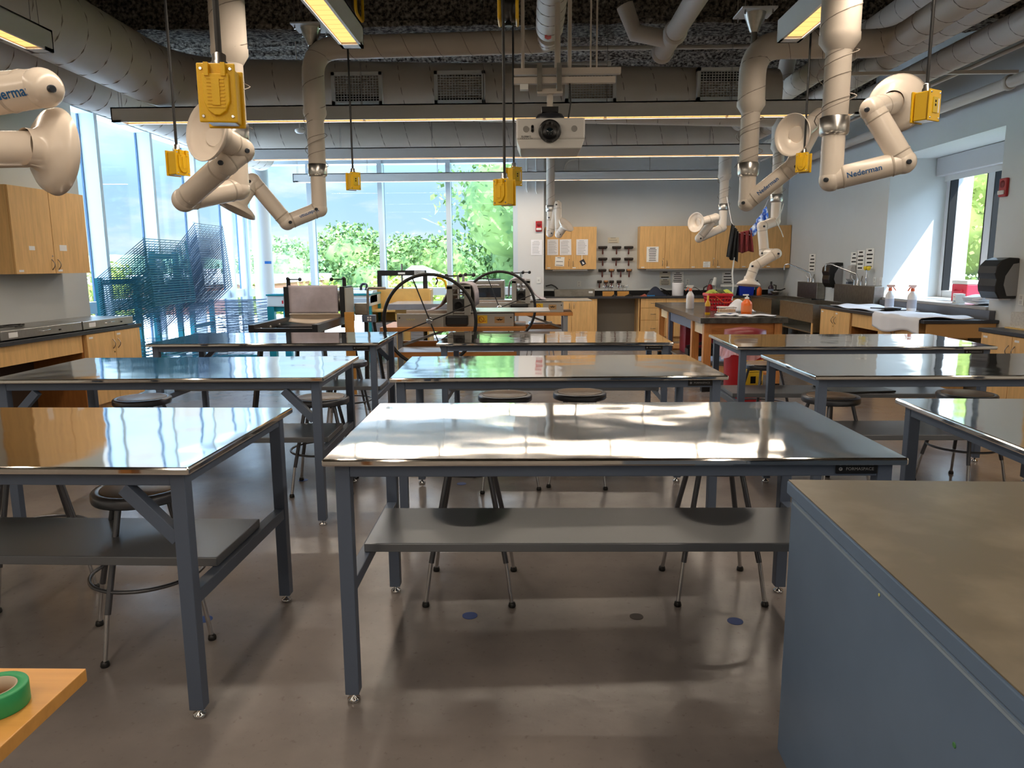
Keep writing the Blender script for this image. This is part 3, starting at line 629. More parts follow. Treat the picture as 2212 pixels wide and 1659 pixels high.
# ================================================================ extraction arms
def curved_text(k, s, size, a, b, r, side, pos=.5, up=1):
    a, b = Vector(a), Vector(b); d = (b-a).normalized(); n = Vector(side); n = (n-d*n.dot(d)).normalized(); u = n.cross(d)*up; d2 = d*up
    c = a.lerp(b, pos); vs, fs = text_mesh(s, size, ext=.0004, bold=.0006)
    out = [c + d2*x + (n*math.cos(y/r)+u*math.sin(y/r))*(r+.0012+z) for x, y, z in vs]
    k.add(out, fs)
def arm(label, supply, joints, hood, hdir, r=.0625, HR=.15, text=None, plate=None, hoodpos=None, knobs=True, sup=None, narrow=None, group='jointed extraction arms'):
    """supply: path of the tan duct down to the collar; joints: points the white arm passes; hood: centre, hdir: where its mouth faces."""
    joints = [Vector(q) for q in joints]; o = joints[0]; t = thing('extraction_arm', label, 'extraction arm', o, 0, group)
    if supply:
        sp = fillet(supply, .22, 8); top = Vector(supply[-1]); rs = (sup or r*1.3)
        if narrow:
            k = [q for q in sp]; z1 = narrow; q = Vector((top.x, top.y, z1))
            MB().tube([v for v in sp if v.z > z1+.001 or (v-top).length > (q-top).length+.01][:] + [q + Vector((0, 0, .06))], rs, 24).build('supply_duct', DUCT, t, o=o)
            MB().lathe([(rs+.004, .09), (rs+.004, .055), (r*1.12, 0)], q, (0, 0, 1), 24).build('reducer', DUCT, t, o=o)
            MB().cyl(q, top, r*1.12, n=24).build('drop_duct', DUCT, t, o=o)
            seams([q, top], r*1.12, .13, slant=.6).build('spiral_seam', SEAM, t, o=o)
        else: MB().tube(sp, rs, 24).build('supply_duct', DUCT, t, o=o)
        seams(sp, rs, .24).build('duct_seam', SEAM, t, o=o)
        MB().lathe([(r*1.16, .05), (r*1.28, .045), (r*1.28, -.03), (r*1.18, -.05), (r*1.04, -.055)], top, (0, 0, 1), 24).build('clamp_collar', STEEL, t, o=o)
        MB().cyl(top, joints[0], r, n=24).build('drop_tube', ARMW, t, o=o)
    if plate:
        q = Vector(plate); k = MB().box(q, (.26, .26, .012)); k.build('mount_plate', GR, t, o=o)
        MB().lathe([(.085, 0), (.075, -.03), (.03, -.14)], q, (0, 0, 1), 20).build('mount_cone', STEELD, t, o=o)
        MB().cyl(q+Vector((0, 0, -.13)), q+Vector((0, 0, -.4)), .024, n=12).build('mount_pole', STEELD, t, o=o)
        k = MB(); [k.cyl(q+Vector((sx*.1, sy*.1, -.04)), (q.x+sx*.1, q.y+sy*.1, 4.36), .006, n=6) for sx in (-1, 1) for sy in (-1, 1)]; k.build('threaded_rod', CHROME, t, o=o)
    pts = joints + [Vector(hood)]
    for i in range(len(pts)-1):
        a, b = pts[i], pts[i+1]; g = MB().cyl(a, b, r, n=24).build('arm_tube', ARMW, t, o=o)
        d = (b-a); L = d.length; k = MB()
        for f in (.16, .84) if i < len(pts)-2 else (.4,):
            k.lathe([(r+.0005, -.006), (r+.003, -.002), (r+.003, .002), (r+.0005, .006)], a.lerp(b, f), d, 24, caps=False)
        k.build('tube_seam', ARMC, g, o=(0, 0, 0)).location = -o
        if text and text[0] == i:
            k = MB(); side = Vector((0, 0, CAM_H))-a.lerp(b, .5); curved_text(k, 'Nederman', text[1], a, b, r, side, text[2], text[3])
            k.build('lettering', NBLUE, g, o=(0, 0, 0)).location = -o
    for i in range(len(joints)):
        c = joints[i]
        if i == 0 and not supply: continue
        j = MB().sph(c, r*1.06, 24, 16).build('elbow_joint', ARMW, t, o=o)
        if knobs:
            v = (Vector((0, 0, CAM_H))-c).normalized(); w_ = Vector((0, 0, 1)).cross(v).normalized(); e = (v*.9 + w_*(.35 if i % 2 else -.35)).normalized()
            k = MB().lathe([(.013, 0), (.013, .014), (.010, .018)], c+e*(r*1.04), e, 14); k.build('knob', mat('dark knob', (36, 44, 54), .4), j, o=(0, 0, 0)).location = -o
    h, d = Vector(hood), Vector(hdir).normalized()
    q = MB().lathe([(r*1.02, -.05), (r*1.05, -.02), (r*1.25, 0), (HR*.72, .012), (HR*.93, .035), (HR, .06), (HR*.985, .063), (HR*.9, .04), (HR*.68, .02), (r*.9, .006), (r*.85, -.04)], h, d, 40, caps=False).build('hood', ARMW, t, o=o)
    MB().lathe([(.05, 0), (.05, .001)], h-d*.03, d, 20).build('hood_throat', mat('throat', (120, 112, 104), .6), q, o=(0, 0, 0)).location = -o
    return t
p = lambda u, v, y: P(u, v, y=y)
# A1: top left corner
arm('large extraction arm at the left picture edge, blue lettering on its tube', [(-2.75, 2.72, 3.3), (-2.75, 2.72, 2.6)], [p(-330, 262, 2.72), p(92, 190, 2.62), p(-150, 205, 2.78), p(-120, 325, 2.6)], p(84, 322, 2.66), (.50, .86, -.05), text=(0, .046, .88, 1), HR=.155)
# A2: big double bent arm left of centre
j = p(515, 408, 4.45)
arm('extraction arm folded double above the middle left table, hood facing the camera', [(j.x+.5, j.y, 3.42), (j.x, j.y, 3.42), (j.x, j.y, p(520, 285, 4.45).z)], [j, p(398, 432, 4.15), p(488, 352, 3.95), p(522, 325, 4.0)], p(466, 290, 3.82), (-.48, -.86, .12), sup=.1, narrow=p(505, 140, 4.45).z)
# A3
j = p(690, 452, 6.3)
arm('extraction arm hanging left of the projector, lettered tube level and hood turned down', [(.17, 6.1, 3.33), (.17, 6.3, 3.33), (j.x, 6.3, 3.30), (j.x, 6.3, p(690, 368, 6.3).z)], [j, p(620, 480, 6.2), p(546, 392, 6.1)], p(516, 440, 6.0), (-.38, -.25, -.9), text=(0, .040, .33, 1), plate=(j.x, 6.3, 3.46), sup=.09, narrow=p(685, 262, 6.3).z, HR=.16)
# A4
j = p(1189, 470, 12.8)
arm('small far extraction arm folded on a silver post before the left wall cabinets', [(j.x, 12.8, 4.34), (j.x, 12.8, p(1189, 450, 12.8).z)], [j, p(1188, 504, 12.8), p(1205, 442, 12.75), p(1207, 506, 12.6)], p(1219, 490, 12.5), (.55, -.45, .62), sup=.07, knobs=True)
# A5
j = p(1561, 492, 12)
arm('far extraction arm before the right run of wall cabinets, hood facing left', [(j.x, 12, 4.34), (j.x, 12, p(1563, 447, 12).z)], [j, p(1510, 515, 11.7), p(1546, 470, 11.6)], p(1508, 481, 11.5), (-.75, -.62, .06), sup=.1, narrow=p(1566, 390, 12).z)
# A6
j = p(1613, 438, 5.9)
arm('extraction arm right of centre, lettered tube rising to the right', [(2.75, 3.4, 3.22), (2.75, 5.9, 3.17), (j.x, 5.9, 3.17), (j.x, 5.9, p(1618, 366, 5.9).z)], [j, p(1712, 360, 5.75), p(1770, 252, 5.95)], p(1722, 292, 5.6), (-.8, -.55, -.05), text=(0, .042, .48, 1), plate=(j.x, 5.9, 3.40), sup=.10, narrow=p(1640, 245, 5.9).z)
# A7
j = p(1675, 478, 9.8)
arm('white extraction arm twisting down over the wooden island, hood mouth down', [(j.x+.1, 9.8, 4.34), (j.x, 9.8, 3.7), (j.x, 9.8, p(1678, 428, 9.8).z)], [j, p(1646, 489, 9.7), p(1651, 547, 9.7), p(1677, 548, 9.5), p(1630, 575, 9.5)], p(1618, 606, 9.5), (-.1, -.12, -1), sup=.1, narrow=p(1680, 330, 9.8).z, knobs=True)
# A8
j = p(1795, 388, 4.35)
arm('large extraction arm at upper right, lettered tube level under its drop', [(j.x+.0, 4.35, 4.34), (j.x, 4.35, p(1822, 272, 4.35).z)], [j, p(1952, 350, 4.25), p(1884, 236, 4.3)], p(1932, 222, 4.5), (.62, .76, .08), text=(0, .042, .44, 1), sup=.105, narrow=p(1835, 112, 4.35).z, HR=.165)

# ================================================================ drop cords with yellow outlet boxes
CORD = mat('black cord', (24, 24, 26), .55)
def outlet_box(u, v, y, rz, s, label, face, ztop=4.3):
    c = p(u, v, y); t = thing('outlet_box', label, 'outlet box', c, R(rz), 'yellow outlet boxes on drop cords')
    w, d, h = .088*s, .078*s, .134*s
    MB().bb(-w*.42, w*.42, -d/2+.008*s, d/2-.008*s, -h*.46, h*.46).build('body', YEL, t, bev=.004*s)
    for sg in (-1, 1):
        f = MB().bb(-w/2, w/2, sg*d/2-.004*s, sg*d/2+.004*s, -h/2, h/2).build('cover_plate', YEL, t, bev=.003*s)
        k = MB(); y0 = sg*(d/2+.0045*s)
        for sx in (-1, 1):
            for sz in (-1, 1): k.lathe([(.0045*s, 0), (.003*s, .0025*s)], (sx*w*.38, y0, sz*h*.40), (0, sg, 0), 10)
        k.build('screw', CHROME, f)
        if face == 'flip' or sg > 0:
            poly = [(-.03*s, y0, .042*s), (.03*s, y0, .042*s), (.03*s, y0, -.02*s), (.02*s, y0, -.042*s), (.006*s, y0, -.052*s), (-.006*s, y0, -.052*s), (-.02*s, y0, -.042*s), (-.03*s, y0, -.02*s)]
            g = MB().prism(poly, (0, sg*.008*s, 0)).build('flip_lid', YEL, f, bev=.002*s)
            k = MB(); 
            for q in range(9): z = .03*s-.008*s*q; k.bb(-.02*s, .02*s, y0+sg*.008*s, y0+sg*.0095*s, z-.0015*s, z+.0015*s)
            k.bb(-.009*s, .009*s, y0+sg*.008*s, y0+sg*.011*s, -.03*s, .03*s); k.bb(-.024*s, -.014*s, y0, y0+sg*.012*s, .036*s, .066*s); k.bb(.014*s, .024*s, y0, y0+sg*.012*s, .036*s, .066*s)
            k.build('lid_rib', YEL, g)
        else:
            k = MB().bb(-.018*s, .018*s, y0, y0+sg*.003*s, -.032*s, .034*s); g = k.build('socket', mat('socket yellow', (206, 176, 40), .5), f)
            k = MB(); [k.bb(-.006*s, .004*s, y0+sg*.003*s, y0+sg*.0036*s, z*s, (z+.010)*s) for z in (.012, -.004)]; k.build('slot', BLACKM, g)
            MB().bb(.022*s, .030*s, y0, y0+sg*.001, -.03*s, .03*s).build('sticker', PAPER, f)
    MB().lathe([(.02*s, 0), (.02*s, .016*s), (.016*s, .02*s), (.016*s, .034*s), (.011*s, .038*s)], (0, 0, h*.46), n=18).build('strain_relief', STEEL, t)
    MB().bb(-w*.36, w*.36, -d*.36, d*.36, -h*.475, -h*.455).build('bottom_plate', STEEL, t)
    MB().cyl((0, 0, h*.46), (0, 0, ztop-c.z), .0075*s, n=8).build('cord', CORD, t)
outlet_box(479, 209, 1.85, 8, 1.0, 'largest yellow outlet box, lidded face to the camera, before the folded arm', 'flip')
outlet_box(384, 353, 4.1, 62, 1.0, 'yellow outlet box hanging before the left glass wall', 'flip')
outlet_box(763, 392, 5.9, 40, 1.0, 'yellow outlet box hanging before the back windows, between two arms and the projector', 'socket', 3.75)
outlet_box(1090, 416, 4.15, -32, 1.05, 'lower and nearer of two yellow outlet boxes left of the projector', 'flip', 3.25)
outlet_box(1110, 382, 5.5, 38, 1.0, 'higher and farther of two yellow outlet boxes below the projector', 'socket', 3.7)
outlet_box(1736, 352, 5.5, -38, 1.0, 'yellow outlet box at the elbow of the rising lettered arm', 'flip')
outlet_box(1999, 231, 3.55, 32, 1.02, 'yellow outlet box at upper right before the big hood', 'socket')
def reel(u, v, y, s, lab):
    c = p(u, v, y); t = thing('cord_reel', lab, 'cord reel', c, 0, 'ceiling cord reels')
    MB().lathe([(.07*s, -.05*s), (.1*s, -.05*s), (.1*s, .05*s), (.07*s, .05*s)], (0, 0, 0), (1, 0, 0), 28).build('drum', BLACK, t)
    for x in (-.065*s, .065*s):
        MB().tube(fillet([(x, -.12*s, .12*s), (x, -.12*s, -.1*s), (x, .12*s, -.1*s), (x, .12*s, .12*s)], .05*s), .012*s, 8).build('yellow_bracket', YEL, t)
    MB().cyl((0, 0, .1*s), (0, 0, 4.36-c.z), .012, n=8).build('hanger', PIPE, t)
    MB().lathe([(.02*s, 0), (.03*s, -.03*s)], (0, 0, -.1*s), (0, 0, 1), 12).build('cord_guide', BLACK, t)
reel(1098, 16, 4.3, .75, 'yellow and black cord reel at top centre left of the ringed duct')
reel(757, 8, 5.9, 1.0, 'yellow and black cord reel behind the near pendant light')

# ================================================================ projector
t = thing('projector', 'white ceiling projector hanging upside down at top centre', 'projector', (.15, 5.0, 2.30))
PW = mat('projector white', (206, 204, 200), .45)
MB().bb(-.225, .225, 0, .38, .06, .195).build('body', PW, t, bev=.012)
MB().prism([(-.225, 0, .062), (.225, 0, .062), (.2, 0, 0), (-.2, 0, 0)], (0, .38, 0)).build('lower_shell', PW, t, bev=.008)
MB().lathe([(.068, .01), (.074, -.01), (.070, -.03), (.055, -.034), (.05, -.01), (.03, -.006), (0, .004)], (-.005, 0, .11), (0, 1, 0), 36, caps=False).build('lens', BLACK, t)
MB().sph((-.005, .002, .11), .028, 16, 10, (1, .4, 1)).build('lens_glass', mat('lens glass', (16, 30, 36), .05), t)
k = MB(); [k.lathe([(.02, 0), (.02, .003)], (x, -.003, .125), (0, 1, 0), 20) for x in (-.16, .155)]; k.build('sensor_disc', mat('sensor grey', (140, 138, 134), .6), t)
k = MB().lathe([(.009, 0), (.009, .003)], (-.118, -.003, .142), (0, 1, 0), 12); k.lathe([(.009, 0), (.009, .003)], (-.118, -.003, .112), (0, 1, 0), 12); k.bb(-.127, -.109, -.003, 0, .112, .142); k.build('infrared_window', BLACK, t)
k = MB(); put_text(k, 'CHRISTIE', .016, face_M((-.16, -.0012, .079), (0, -1, 0), (0, 0, -1))); [k.bb(-.195+q*.012, -.192+q*.012, -.0012, 0, .0635, .069) for q in range(7)]; k.build('lettering', INK, t)
MB().lathe([(.1, 0), (.1, .02), (.085, .045), (.03, .06)], (0, .15, .195), n=28).build('mount_dome', mat('mount black', (40, 42, 48), .3), t)
MB().bb(-.055, .055, .1, .2, .25, .285).build('mount_block', BLACK, t)
MB().cyl((0, .15, .28), (0, .15, .40), .02, n=16).build('pole', PIPE, t)
MB().bb(-.085, .085, .11, .19, .37, .40).build('mount_plate', PIPE, t)
for z, y in ((.452, .1), (.518, .14)): MB().bb(-.24, .47 if z > .5 else .43, y, y+.041, z-.02, z+.02).build('strut', PIPE, t)
for x in (-.07, .06): MB().bb(x-.016, x+.016, .085, .215, .385, .555).build('clamp', STEELD, t)
k = MB(); [k.cyl((x, .16, .5), (x, .16, 2.06), r_, n=8) for x, r_ in ((-.18, .012), (.05, .02), (.13, .014), (.27, .006), (.31, .006))]; k.build('hanger_rod', PIPE, t)
MB().bb(-.2, -.145, .1, .15, .395, .43).build('receptacle', WALLW, t)
MB().tube(fillet([(.13, .11, .43), (.135, .08, .3), (.12, .1, .2)], .05), .005, 6).build('power_cord', CORD, t)
# ================================================================ shared cabinet builder
HND = mat('handle metal', (150, 140, 130), .3, metal=1)
LABEL = mat('label white', (232, 232, 232), .7)
def arc_handle(par, c, out, al=(0, 0, 1), L=.1, pr=.03):
    c, out, al = Vector(c), Vector(out).normalized(), Vector(al)
    pts = [c + al*(L*(i/8-.5)) + out*pr*math.sin(math.pi*i/8) for i in range(9)]
    return MB().tube(pts, .0045, 8).build('handle', HND, par)
def cabinet(label, M, w, d, z0, z1, doors=2, drawers=(), group=None, side=None, name='base_cabinet', hz=None, toe=True, lock=True, tags=True):
    """local frame: x = along the front, y = outwards (front at y=0 .. door face at +.02), z up. M places it in the room."""
    loc, rz = M
    t = thing(name, label, 'cabinet', loc, rz, group)
    b = MB().bb(0, w, -d, 0, z0+(.09 if toe else 0), z1)
    if toe: b.bb(0, w, -d, -.06, z0, z0+.09)
    b.build('body', side or MAPLE, t)
    zt = z1
    for h in drawers:
        g = MB().bb(.004, w-.004, .001, .020, zt-h+.003, zt-.003).build('drawer', MAPLE, t, bev=.0015)
        arc_handle(g, (w/2, .02, zt-h/2), (0, 1, 0), (1, 0, 0)); zt -= h
    zb = z0+(.1 if toe else 0)
    if doors:
        dw = w/doors; up = hz is None
        for i in range(doors):
            g = MB().bb(i*dw+.003, (i+1)*dw-.003, .001, .020, zb, zt-.003).build('door', MAPLE, t, bev=.0015)
            hx = (i+1)*dw-.045 if i % 2 == 0 and doors > 1 else i*dw+.045
            zz = (zt-.14) if hz is None else hz
            arc_handle(g, (hx, .02, zz), (0, 1, 0), L=.105)
            if lock and i % 2: MB().lathe([(.009, 0), (.009, .003)], (i*dw+.03, .0205, zz+(.085 if hz else -.09)), (0, 1, 0), 12).build('lock', CHROME, g)
            if tags: MB().bb((i+1)*dw-.1, (i+1)*dw-.035, .0205, .0215, zb+.02 if hz else zt-.05, (zb+.04) if hz else zt-.03).build('shelf_label', LABEL, g)
    return t
def sheet(label, c, n, w, h, up=(0, 0, 1), lines=8, rot=0, name='paper_sheet', cat='notice', m=None, big=False, parent=None, hd=True, seed=0):
    M = face_M(c, n, up) @ Matrix.Rotation(rot, 4, 'Z'); rg = random.Random(seed or sum(map(ord, label or 'a')))
    o = thing(name, label, cat, Vector(c)) if label else None
    b = MB().add([M @ Vector((x, y, z)) for x in (-w/2, w/2) for y in (-h/2, h/2) for z in (.001, .0025)], [(0, 1, 3, 2), (4, 6, 7, 5), (0, 4, 5, 1), (2, 3, 7, 6), (0, 2, 6, 4), (1, 5, 7, 3)])
    b.build('sheet', m or PAPER, o, o=c); k = MB()
    for i in range(lines):
        y = h*.40-(h*.8)*i/max(1, lines-1); a = w*(.38 if not (hd and i == 0) else .26); e = a*rg.uniform(.35, 1) if not big else a*rg.uniform(.7, 1)
        t = h*.8/lines*(.42 if big else .20); x0 = -a if not big else -e
        k.add([M @ Vector((x, y+s*t/2, .0029)) for x, s in ((x0, -1), (e, -1), (e, 1), (x0, 1))], [(0, 1, 2, 3)])
    k.build('print', INKB if big else INK, o, o=c); return o

# ================================================================ left counter
def LW(x, y, z): return lw(x, y, z)
t = thing('worktop', 'dark grey counter top along the left wall', 'countertop', lw(0, 0, 0), LR)
MB().bb(.005, .61, -4.6, 0, .862, .90).build('slab', CTOP, t, bev=.003)
MB().bb(.004, .022, -4.6, -.72, .90, .99).build('backsplash', CTOP, t)
L90 = R(-90)
cabinet('maple two-door base cabinet at the far end of the left counter', (lw(.58, -.03, 0), LR-R(90)), .96, .56, 0, .86, 2)
t = thing('knee_space', 'maple apron panel over the dark knee space of the left counter', 'counter panel', lw(0, 0, 0), LR)
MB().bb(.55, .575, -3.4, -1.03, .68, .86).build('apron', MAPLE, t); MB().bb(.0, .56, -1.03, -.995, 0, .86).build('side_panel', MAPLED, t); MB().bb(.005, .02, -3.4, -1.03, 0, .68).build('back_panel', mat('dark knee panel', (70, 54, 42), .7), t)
cabinet('maple base cabinet of the left counter nearest the camera, mostly hidden', (lw(.58, -3.45, 0), LR-R(90)), 1.1, .56, 0, .86, 2)
c = cabinet('maple two-door wall cabinet on the left wall', (lw(.31, -.42, 0), LR-R(90)), 1.1, .31, 1.49, 2.325, 2, name='wall_cabinet', hz=1.58, toe=False, side=MAPLE)
for x, w in ((.35, .11), (.82, .08)): MB().bb(x, x+w, .0205, .0215, 1.72, 1.76 if x > .5 else 1.78).build('name_label', LABEL, c)
for i, (y0, y1, lab) in enumerate(((-1.0, -.12, 'low stainless hot plate box on the left counter, far one'), (-2.12, -1.02, 'low stainless hot plate box on the left counter, near one with cables on it'))):
    t = thing('hot_plate', lab, 'hot plate', lw(0, 0, 0), LR, 'hot plates on the left counter')
    MB().bb(.05, .585, y0, y1, .912, .995).build('case', STEEL, t, bev=.004)
    for x in (.1, .53):
        for y in (y0+.06, y1-.06): MB().cyl((x, y, .9005), (x, y, .912), .015, n=12).build('foot', BLACK, t)
    m = (y0+y1)/2
    MB().tube([(.585, m-.08, .955), (.605, m-.05, .955), (.61, m, .962), (.605, m+.06, .962), (.586, m+.08, .962)], .004, 8).build('handle', CHROME, t)
    MB().bb(.585, .592, m+.2, m+.225, .94, .955).build('switch', BLACK, t)
    MB().bb(.585, .5865, y0+.09, y0+.2, .93, .975).build('label', LABEL, t)
rg = random.Random(8); pts = []
for i in range(60):
    a = i*.62; q = .10+.06*math.sin(i*.37); pts.append(lw(.30+.11*math.cos(a)*(1+.2*math.sin(i)), -1.72+(.20+.02*math.sin(i*.8))*math.sin(a), .999+.004+.010*abs(math.sin(i*.9))))
o = MB().tube(pts, .0045, 6).build('cable_bundle', CORD); tag(o, 'tangle of black cable lying on the near hot plate box', 'cable')
o = MB().tube(fillet([lw(.3, -1.95, 1.005), lw(.1, -2.0, 1.02), lw(.05, -2.02, 1.18), lw(.04, -2.25, 1.2), lw(.03, -2.6, 1.05)], .08), .006, 8).build('power_cable', CORD); tag(o, 'thick black cable looping up the left wall at the picture edge', 'cable')
c = lw(.52, -2.28, .90)
t = thing('pencil_sharpener', 'white and black electric sharpener on the left counter at the picture edge', 'sharpener', c, LR)
MB().bb(-.045, .045, -.05, .05, .001, .06).build('base', BLACK, t, bev=.008)
MB().prism([(.046, -.045, .06)] + [(.046, -.045*math.cos(q*math.pi/8), .06+.075*math.sin(q*math.pi/8)) for q in range(1, 8)] + [(.046, .045, .06)], (-.09, 0, 0)).build('dome', WALLW, t, bev=.004)
MB().lathe([(.012, 0), (.012, .002)], (.0465, 0, .1), (1, 0, 0), 12).build('hole', BLACK, t)

# ================================================================ drying racks
def shelf_mesh(L, D):
    k = MB(); r = .0055
    k.tube([(0, 0, 0), (L, 0, 0), (L, D, 0), (0, D, 0)], r, 5, closed=True)
    for i in range(1, 4): k.tube([(L*i/4, 0, 0), (L*i/4, D, 0)], .0034, 4, caps=False)
    for i in range(1, 8): k.tube([(0, D*i/8, .002), (L, D*i/8, .002)], .0026, 4, caps=False)
    for y in (0, D): k.tube([(L, y, 0), (L+.012, y, .012), (L, y, .024), (L-.012, y, .012)], .0028, 4, closed=True)
    return k
def rack(label, x, y0, D, L, tilt, flat, post, m, group=None):
    t = thing('drying_rack', label, 'drying rack', (x, y0, 0), 0, group)
    sm = shelf_mesh(L, D).mesh('wire_shelf', m)
    def put(z, a):
        o = bpy.data.objects.new('wire_shelf', sm); COL.objects.link(o); o.parent = t; o.location = (.03, 0, z); o.rotation_euler = (0, -a, 0)
    n, z0, z1, a0, a1 = tilt
    for i in range(n): f = i/max(1, n-1); put(z0+(z1-z0)*f, R(a0+(a1-a0)*f))
    n, z0, z1 = flat
    for i in range(n): put(z0+(z1-z0)*i/max(1, n-1), R(.4*(i % 3)))
    for y in (.12, D-.12):
        MB().bb(-.055, .015, y-.03, y+.03, .05, post).build('upright', TEAL, t)
        MB().bb(-.15, L*.85, y-.025, y+.025, .06, .11).build('foot_bar', TEAL, t)
        for xx in (-.1, L*.8): MB().lathe([(.03, -.012), (.03, .012)], (xx, y, .031), (0, 1, 0), 16).build('caster', BLACK, t)
    for z in (.3, post-.06, post*.62): MB().bb(-.05, .0, .12, D-.12, z-.03, z+.03).build('crossbar', TEAL, t)
    return t
rack('teal drying rack with tilted wire shelves nearest the left counter', -5.14, 8.66, 1.08, .76, (28, .74, 1.42, 28, 37), (9, .24, .60), 1.42, TEALW, 'wire drying racks by the left glass wall')
rack('tall drying rack with steeply raised wire shelves behind the nearest one', -5.14, 9.97, .92, .96, (28, .62, 1.40, 42, 49), (6, .24, .48), 1.75, WIRE, 'wire drying racks by the left glass wall')
rack('low drying rack with level wire shelves behind the back left table', -5.14, 11.05, .95, .86, (1, 1.0, 1.0, 1, 1), (14, .42, .96), 1.02, WIRE, 'wire drying racks by the left glass wall')

# ================================================================ wheel presses
def press(x, y, label, side):
    t = thing('etching_press', label, 'printing press', (x, y, 0), 0, 'presses with big spoked wheels')
    MB().bb(-.57, 1.03, .1, .92, .83, .875).build('bench_top', OAK, t, bev=.003)
    k = t
    for sx in (-.48, .93):
        for sy in (.15, .87): MB().bb(sx-.03, sx+.03, sy-.03, sy+.03, 0, .83).build('bench_leg', GREY if False else mat('bench leg steel', (142, 146, 152), .4, metal=.3), t)
    s = MB().bb(-.45, .9, .12, .9, .56, .58); s.build('bench_shelf', mat('pale shelf', (206, 206, 206), .35), t)
    for yy in (.1, .89): MB().bb(-.48, .93, yy, yy+.03, .545, .60 if yy < .5 else .645).build('shelf_rim', OAK, t)
    MB().beam((-.45, .87, .6), (.2, .87, .82), .02, .03).build('bench_brace', STEELD, t); MB().beam((.9, .87, .6), (.3, .87, .82), .02, .03).build('bench_brace', STEELD, t)
    for yy in (.16, .80):
        b = MB().bb(-.39, .90, yy, yy+.035, .876, 1.02).build('side_rail', PRESSG, t, bev=.003)
        if yy < .5:
            q = MB(); [q.lathe([(.009, 0), (.009, .002)], (xx, yy, .975), (0, -1, 0), 12) for xx in (-.36, .02, .57, .87)]; q.build('hole', BLACK, b)
            MB().bb(.49, .61, yy-.003, yy, .912, 1.0).build('warning_label', mat('warning yellow', (232, 190, 40), .5), b)
            q = MB(); q.tube([(.545+.028*math.cos(i*.35), yy-.005, .955+.03*math.sin(i*.35)) for i in range(18)], .003, 5, closed=True); q.tube([(.525, yy-.005, .978), (.565, yy-.005, .932), (.595, yy-.005, .935)], .003, 5); q.build('warning_mark', mat('mark orange', (190, 84, 20), .5), b)
            MB().bb(.69, .80, yy-.003, yy, .915, .985).build('maker_plate', mat('brass plate', (176, 142, 98), .45), b)
            q = MB(); q.prism([(.70, yy-.0036, .957), (.79, yy-.0036, .957), (.755, yy-.0036, .942), (.745, yy-.0036, .950), (.735, yy-.0036, .942)], (0, -.001, 0)); q.bb(.742, .748, yy-.0046, yy-.0036, .955, .972); q.build('emblem', INKB, b)
            q = MB(); put_text(q, 'Ettan', .034, face_M((-.24, yy-.0012, .955), (0, -1, 0)), shear=.2) if False else q.tube([(-.285+.008*i, yy-.002, .957+.010*math.sin(i*1.9)) for i in range(13)], .003, 5); q.build('script_mark', mat('gold script', (190, 180, 120), .5), b)
    MB().bb(.24, 1.30, .14, .86, 1.03, 1.042).build('press_bed', STEEL, t, bev=.002)
    MB().bb(-.02, .13, .12, .158, .875, 1.015).build('gear_box', PRESSG, t, bev=.004)
    MB().bb(.15, .40, .12, .2, .885, 1.0).build('drive_motor', BLACK, t, bev=.02)
    for yy in (.165, .805):
        u = MB(); u.bb(.17, .235, yy-.03, yy+.03, 1.0, 1.32); u.bb(.36, .43, yy-.03, yy+.03, 1.0, 1.32); u.bb(.17, .43, yy-.03, yy+.03, 1.285, 1.33); u.bb(.235, .36, yy-.02, yy+.02, 1.22, 1.235)
        u = u.build('upright', PRESSG, t, bev=.004)
        MB().bb(.235, .36, yy-.034, yy+.02, 1.05, 1.18).build('bearing_block', BLACK, u, bev=.006)
        MB().lathe([(.048, 0), (.048, .012), (.036, .016), (.034, .008), (0, .008)], (.297, yy-.034, 1.112), (0, -1, 0), 28).build('bearing_cap', BLACKM, u)
        MB().cyl((.297, yy, 1.18), (.297, yy, 1.44), .017, n=14).build('pressure_screw', CHROME, u)
        q = MB().cyl((.297, yy, 1.43), (.17 if yy < .5 else .42, yy-.02, 1.43), .008, n=10); q.sph((.297+.03, yy-.03, 1.435), .022); q.sph((.17 if yy < .5 else .42, yy-.02, 1.43), .024); q.build('screw_handle', BLACK, u)
    MB().cyl((.297, .18, 1.115), (.297, .80, 1.115), .075, n=28).build('roller', STEEL, t)
    s = side
    prof = [(.297-s*.36, 1.046), (.297-s*.28, 1.06), (.297-s*.20, 1.12), (.297-s*.13, 1.24), (.297-s*.05, 1.345), (.297+s*.07, 1.352), (.297+s*.15, 1.33), (.297+s*.175, 1.24), (.297+s*.18, 1.10)]
    pp = [Vector((a, 0, z)) for a, z in prof]; pp = fillet(pp, .06, 4)
    q = MB().grid(lambda u, v: (pp[min(len(pp)-1, int(round(u*(len(pp)-1))))].x, .215+.55*v, pp[min(len(pp)-1, int(round(u*(len(pp)-1))))].z+.004*math.sin(9*v+5*u)), len(pp)-1, 10)
    q.build('felt_blanket', FELT, t, thick=.014)
    w = MB(); zc = .955; w.tube([(.497*math.cos(i*math.pi/32), -.02, zc+.497*math.sin(i*math.pi/32)) for i in range(64)], .019, 12, closed=True)
    w = w.build('hand_wheel', BLACK, t)
    for i in range(4):
        a = R(21+90*i); MB().cyl((.03*math.cos(a), -.02, zc+.03*math.sin(a)), (.49*math.cos(a), -.02, zc+.49*math.sin(a)), .007, n=10).build('spoke', BLACK, w)
    MB().lathe([(.034, -.03), (.034, .03), (.02, .034)], (0, -.02, zc), (0, -1, 0), 24).build('hub', CHROME, w)
    MB().cyl((0, -.02, zc), (0, .14, zc), .016, n=14).build('axle', STEELD, w)
    return t
press(-1.06, 7.9, 'front wheel press on a wooden bench, blanket sloping down to its left', 1)
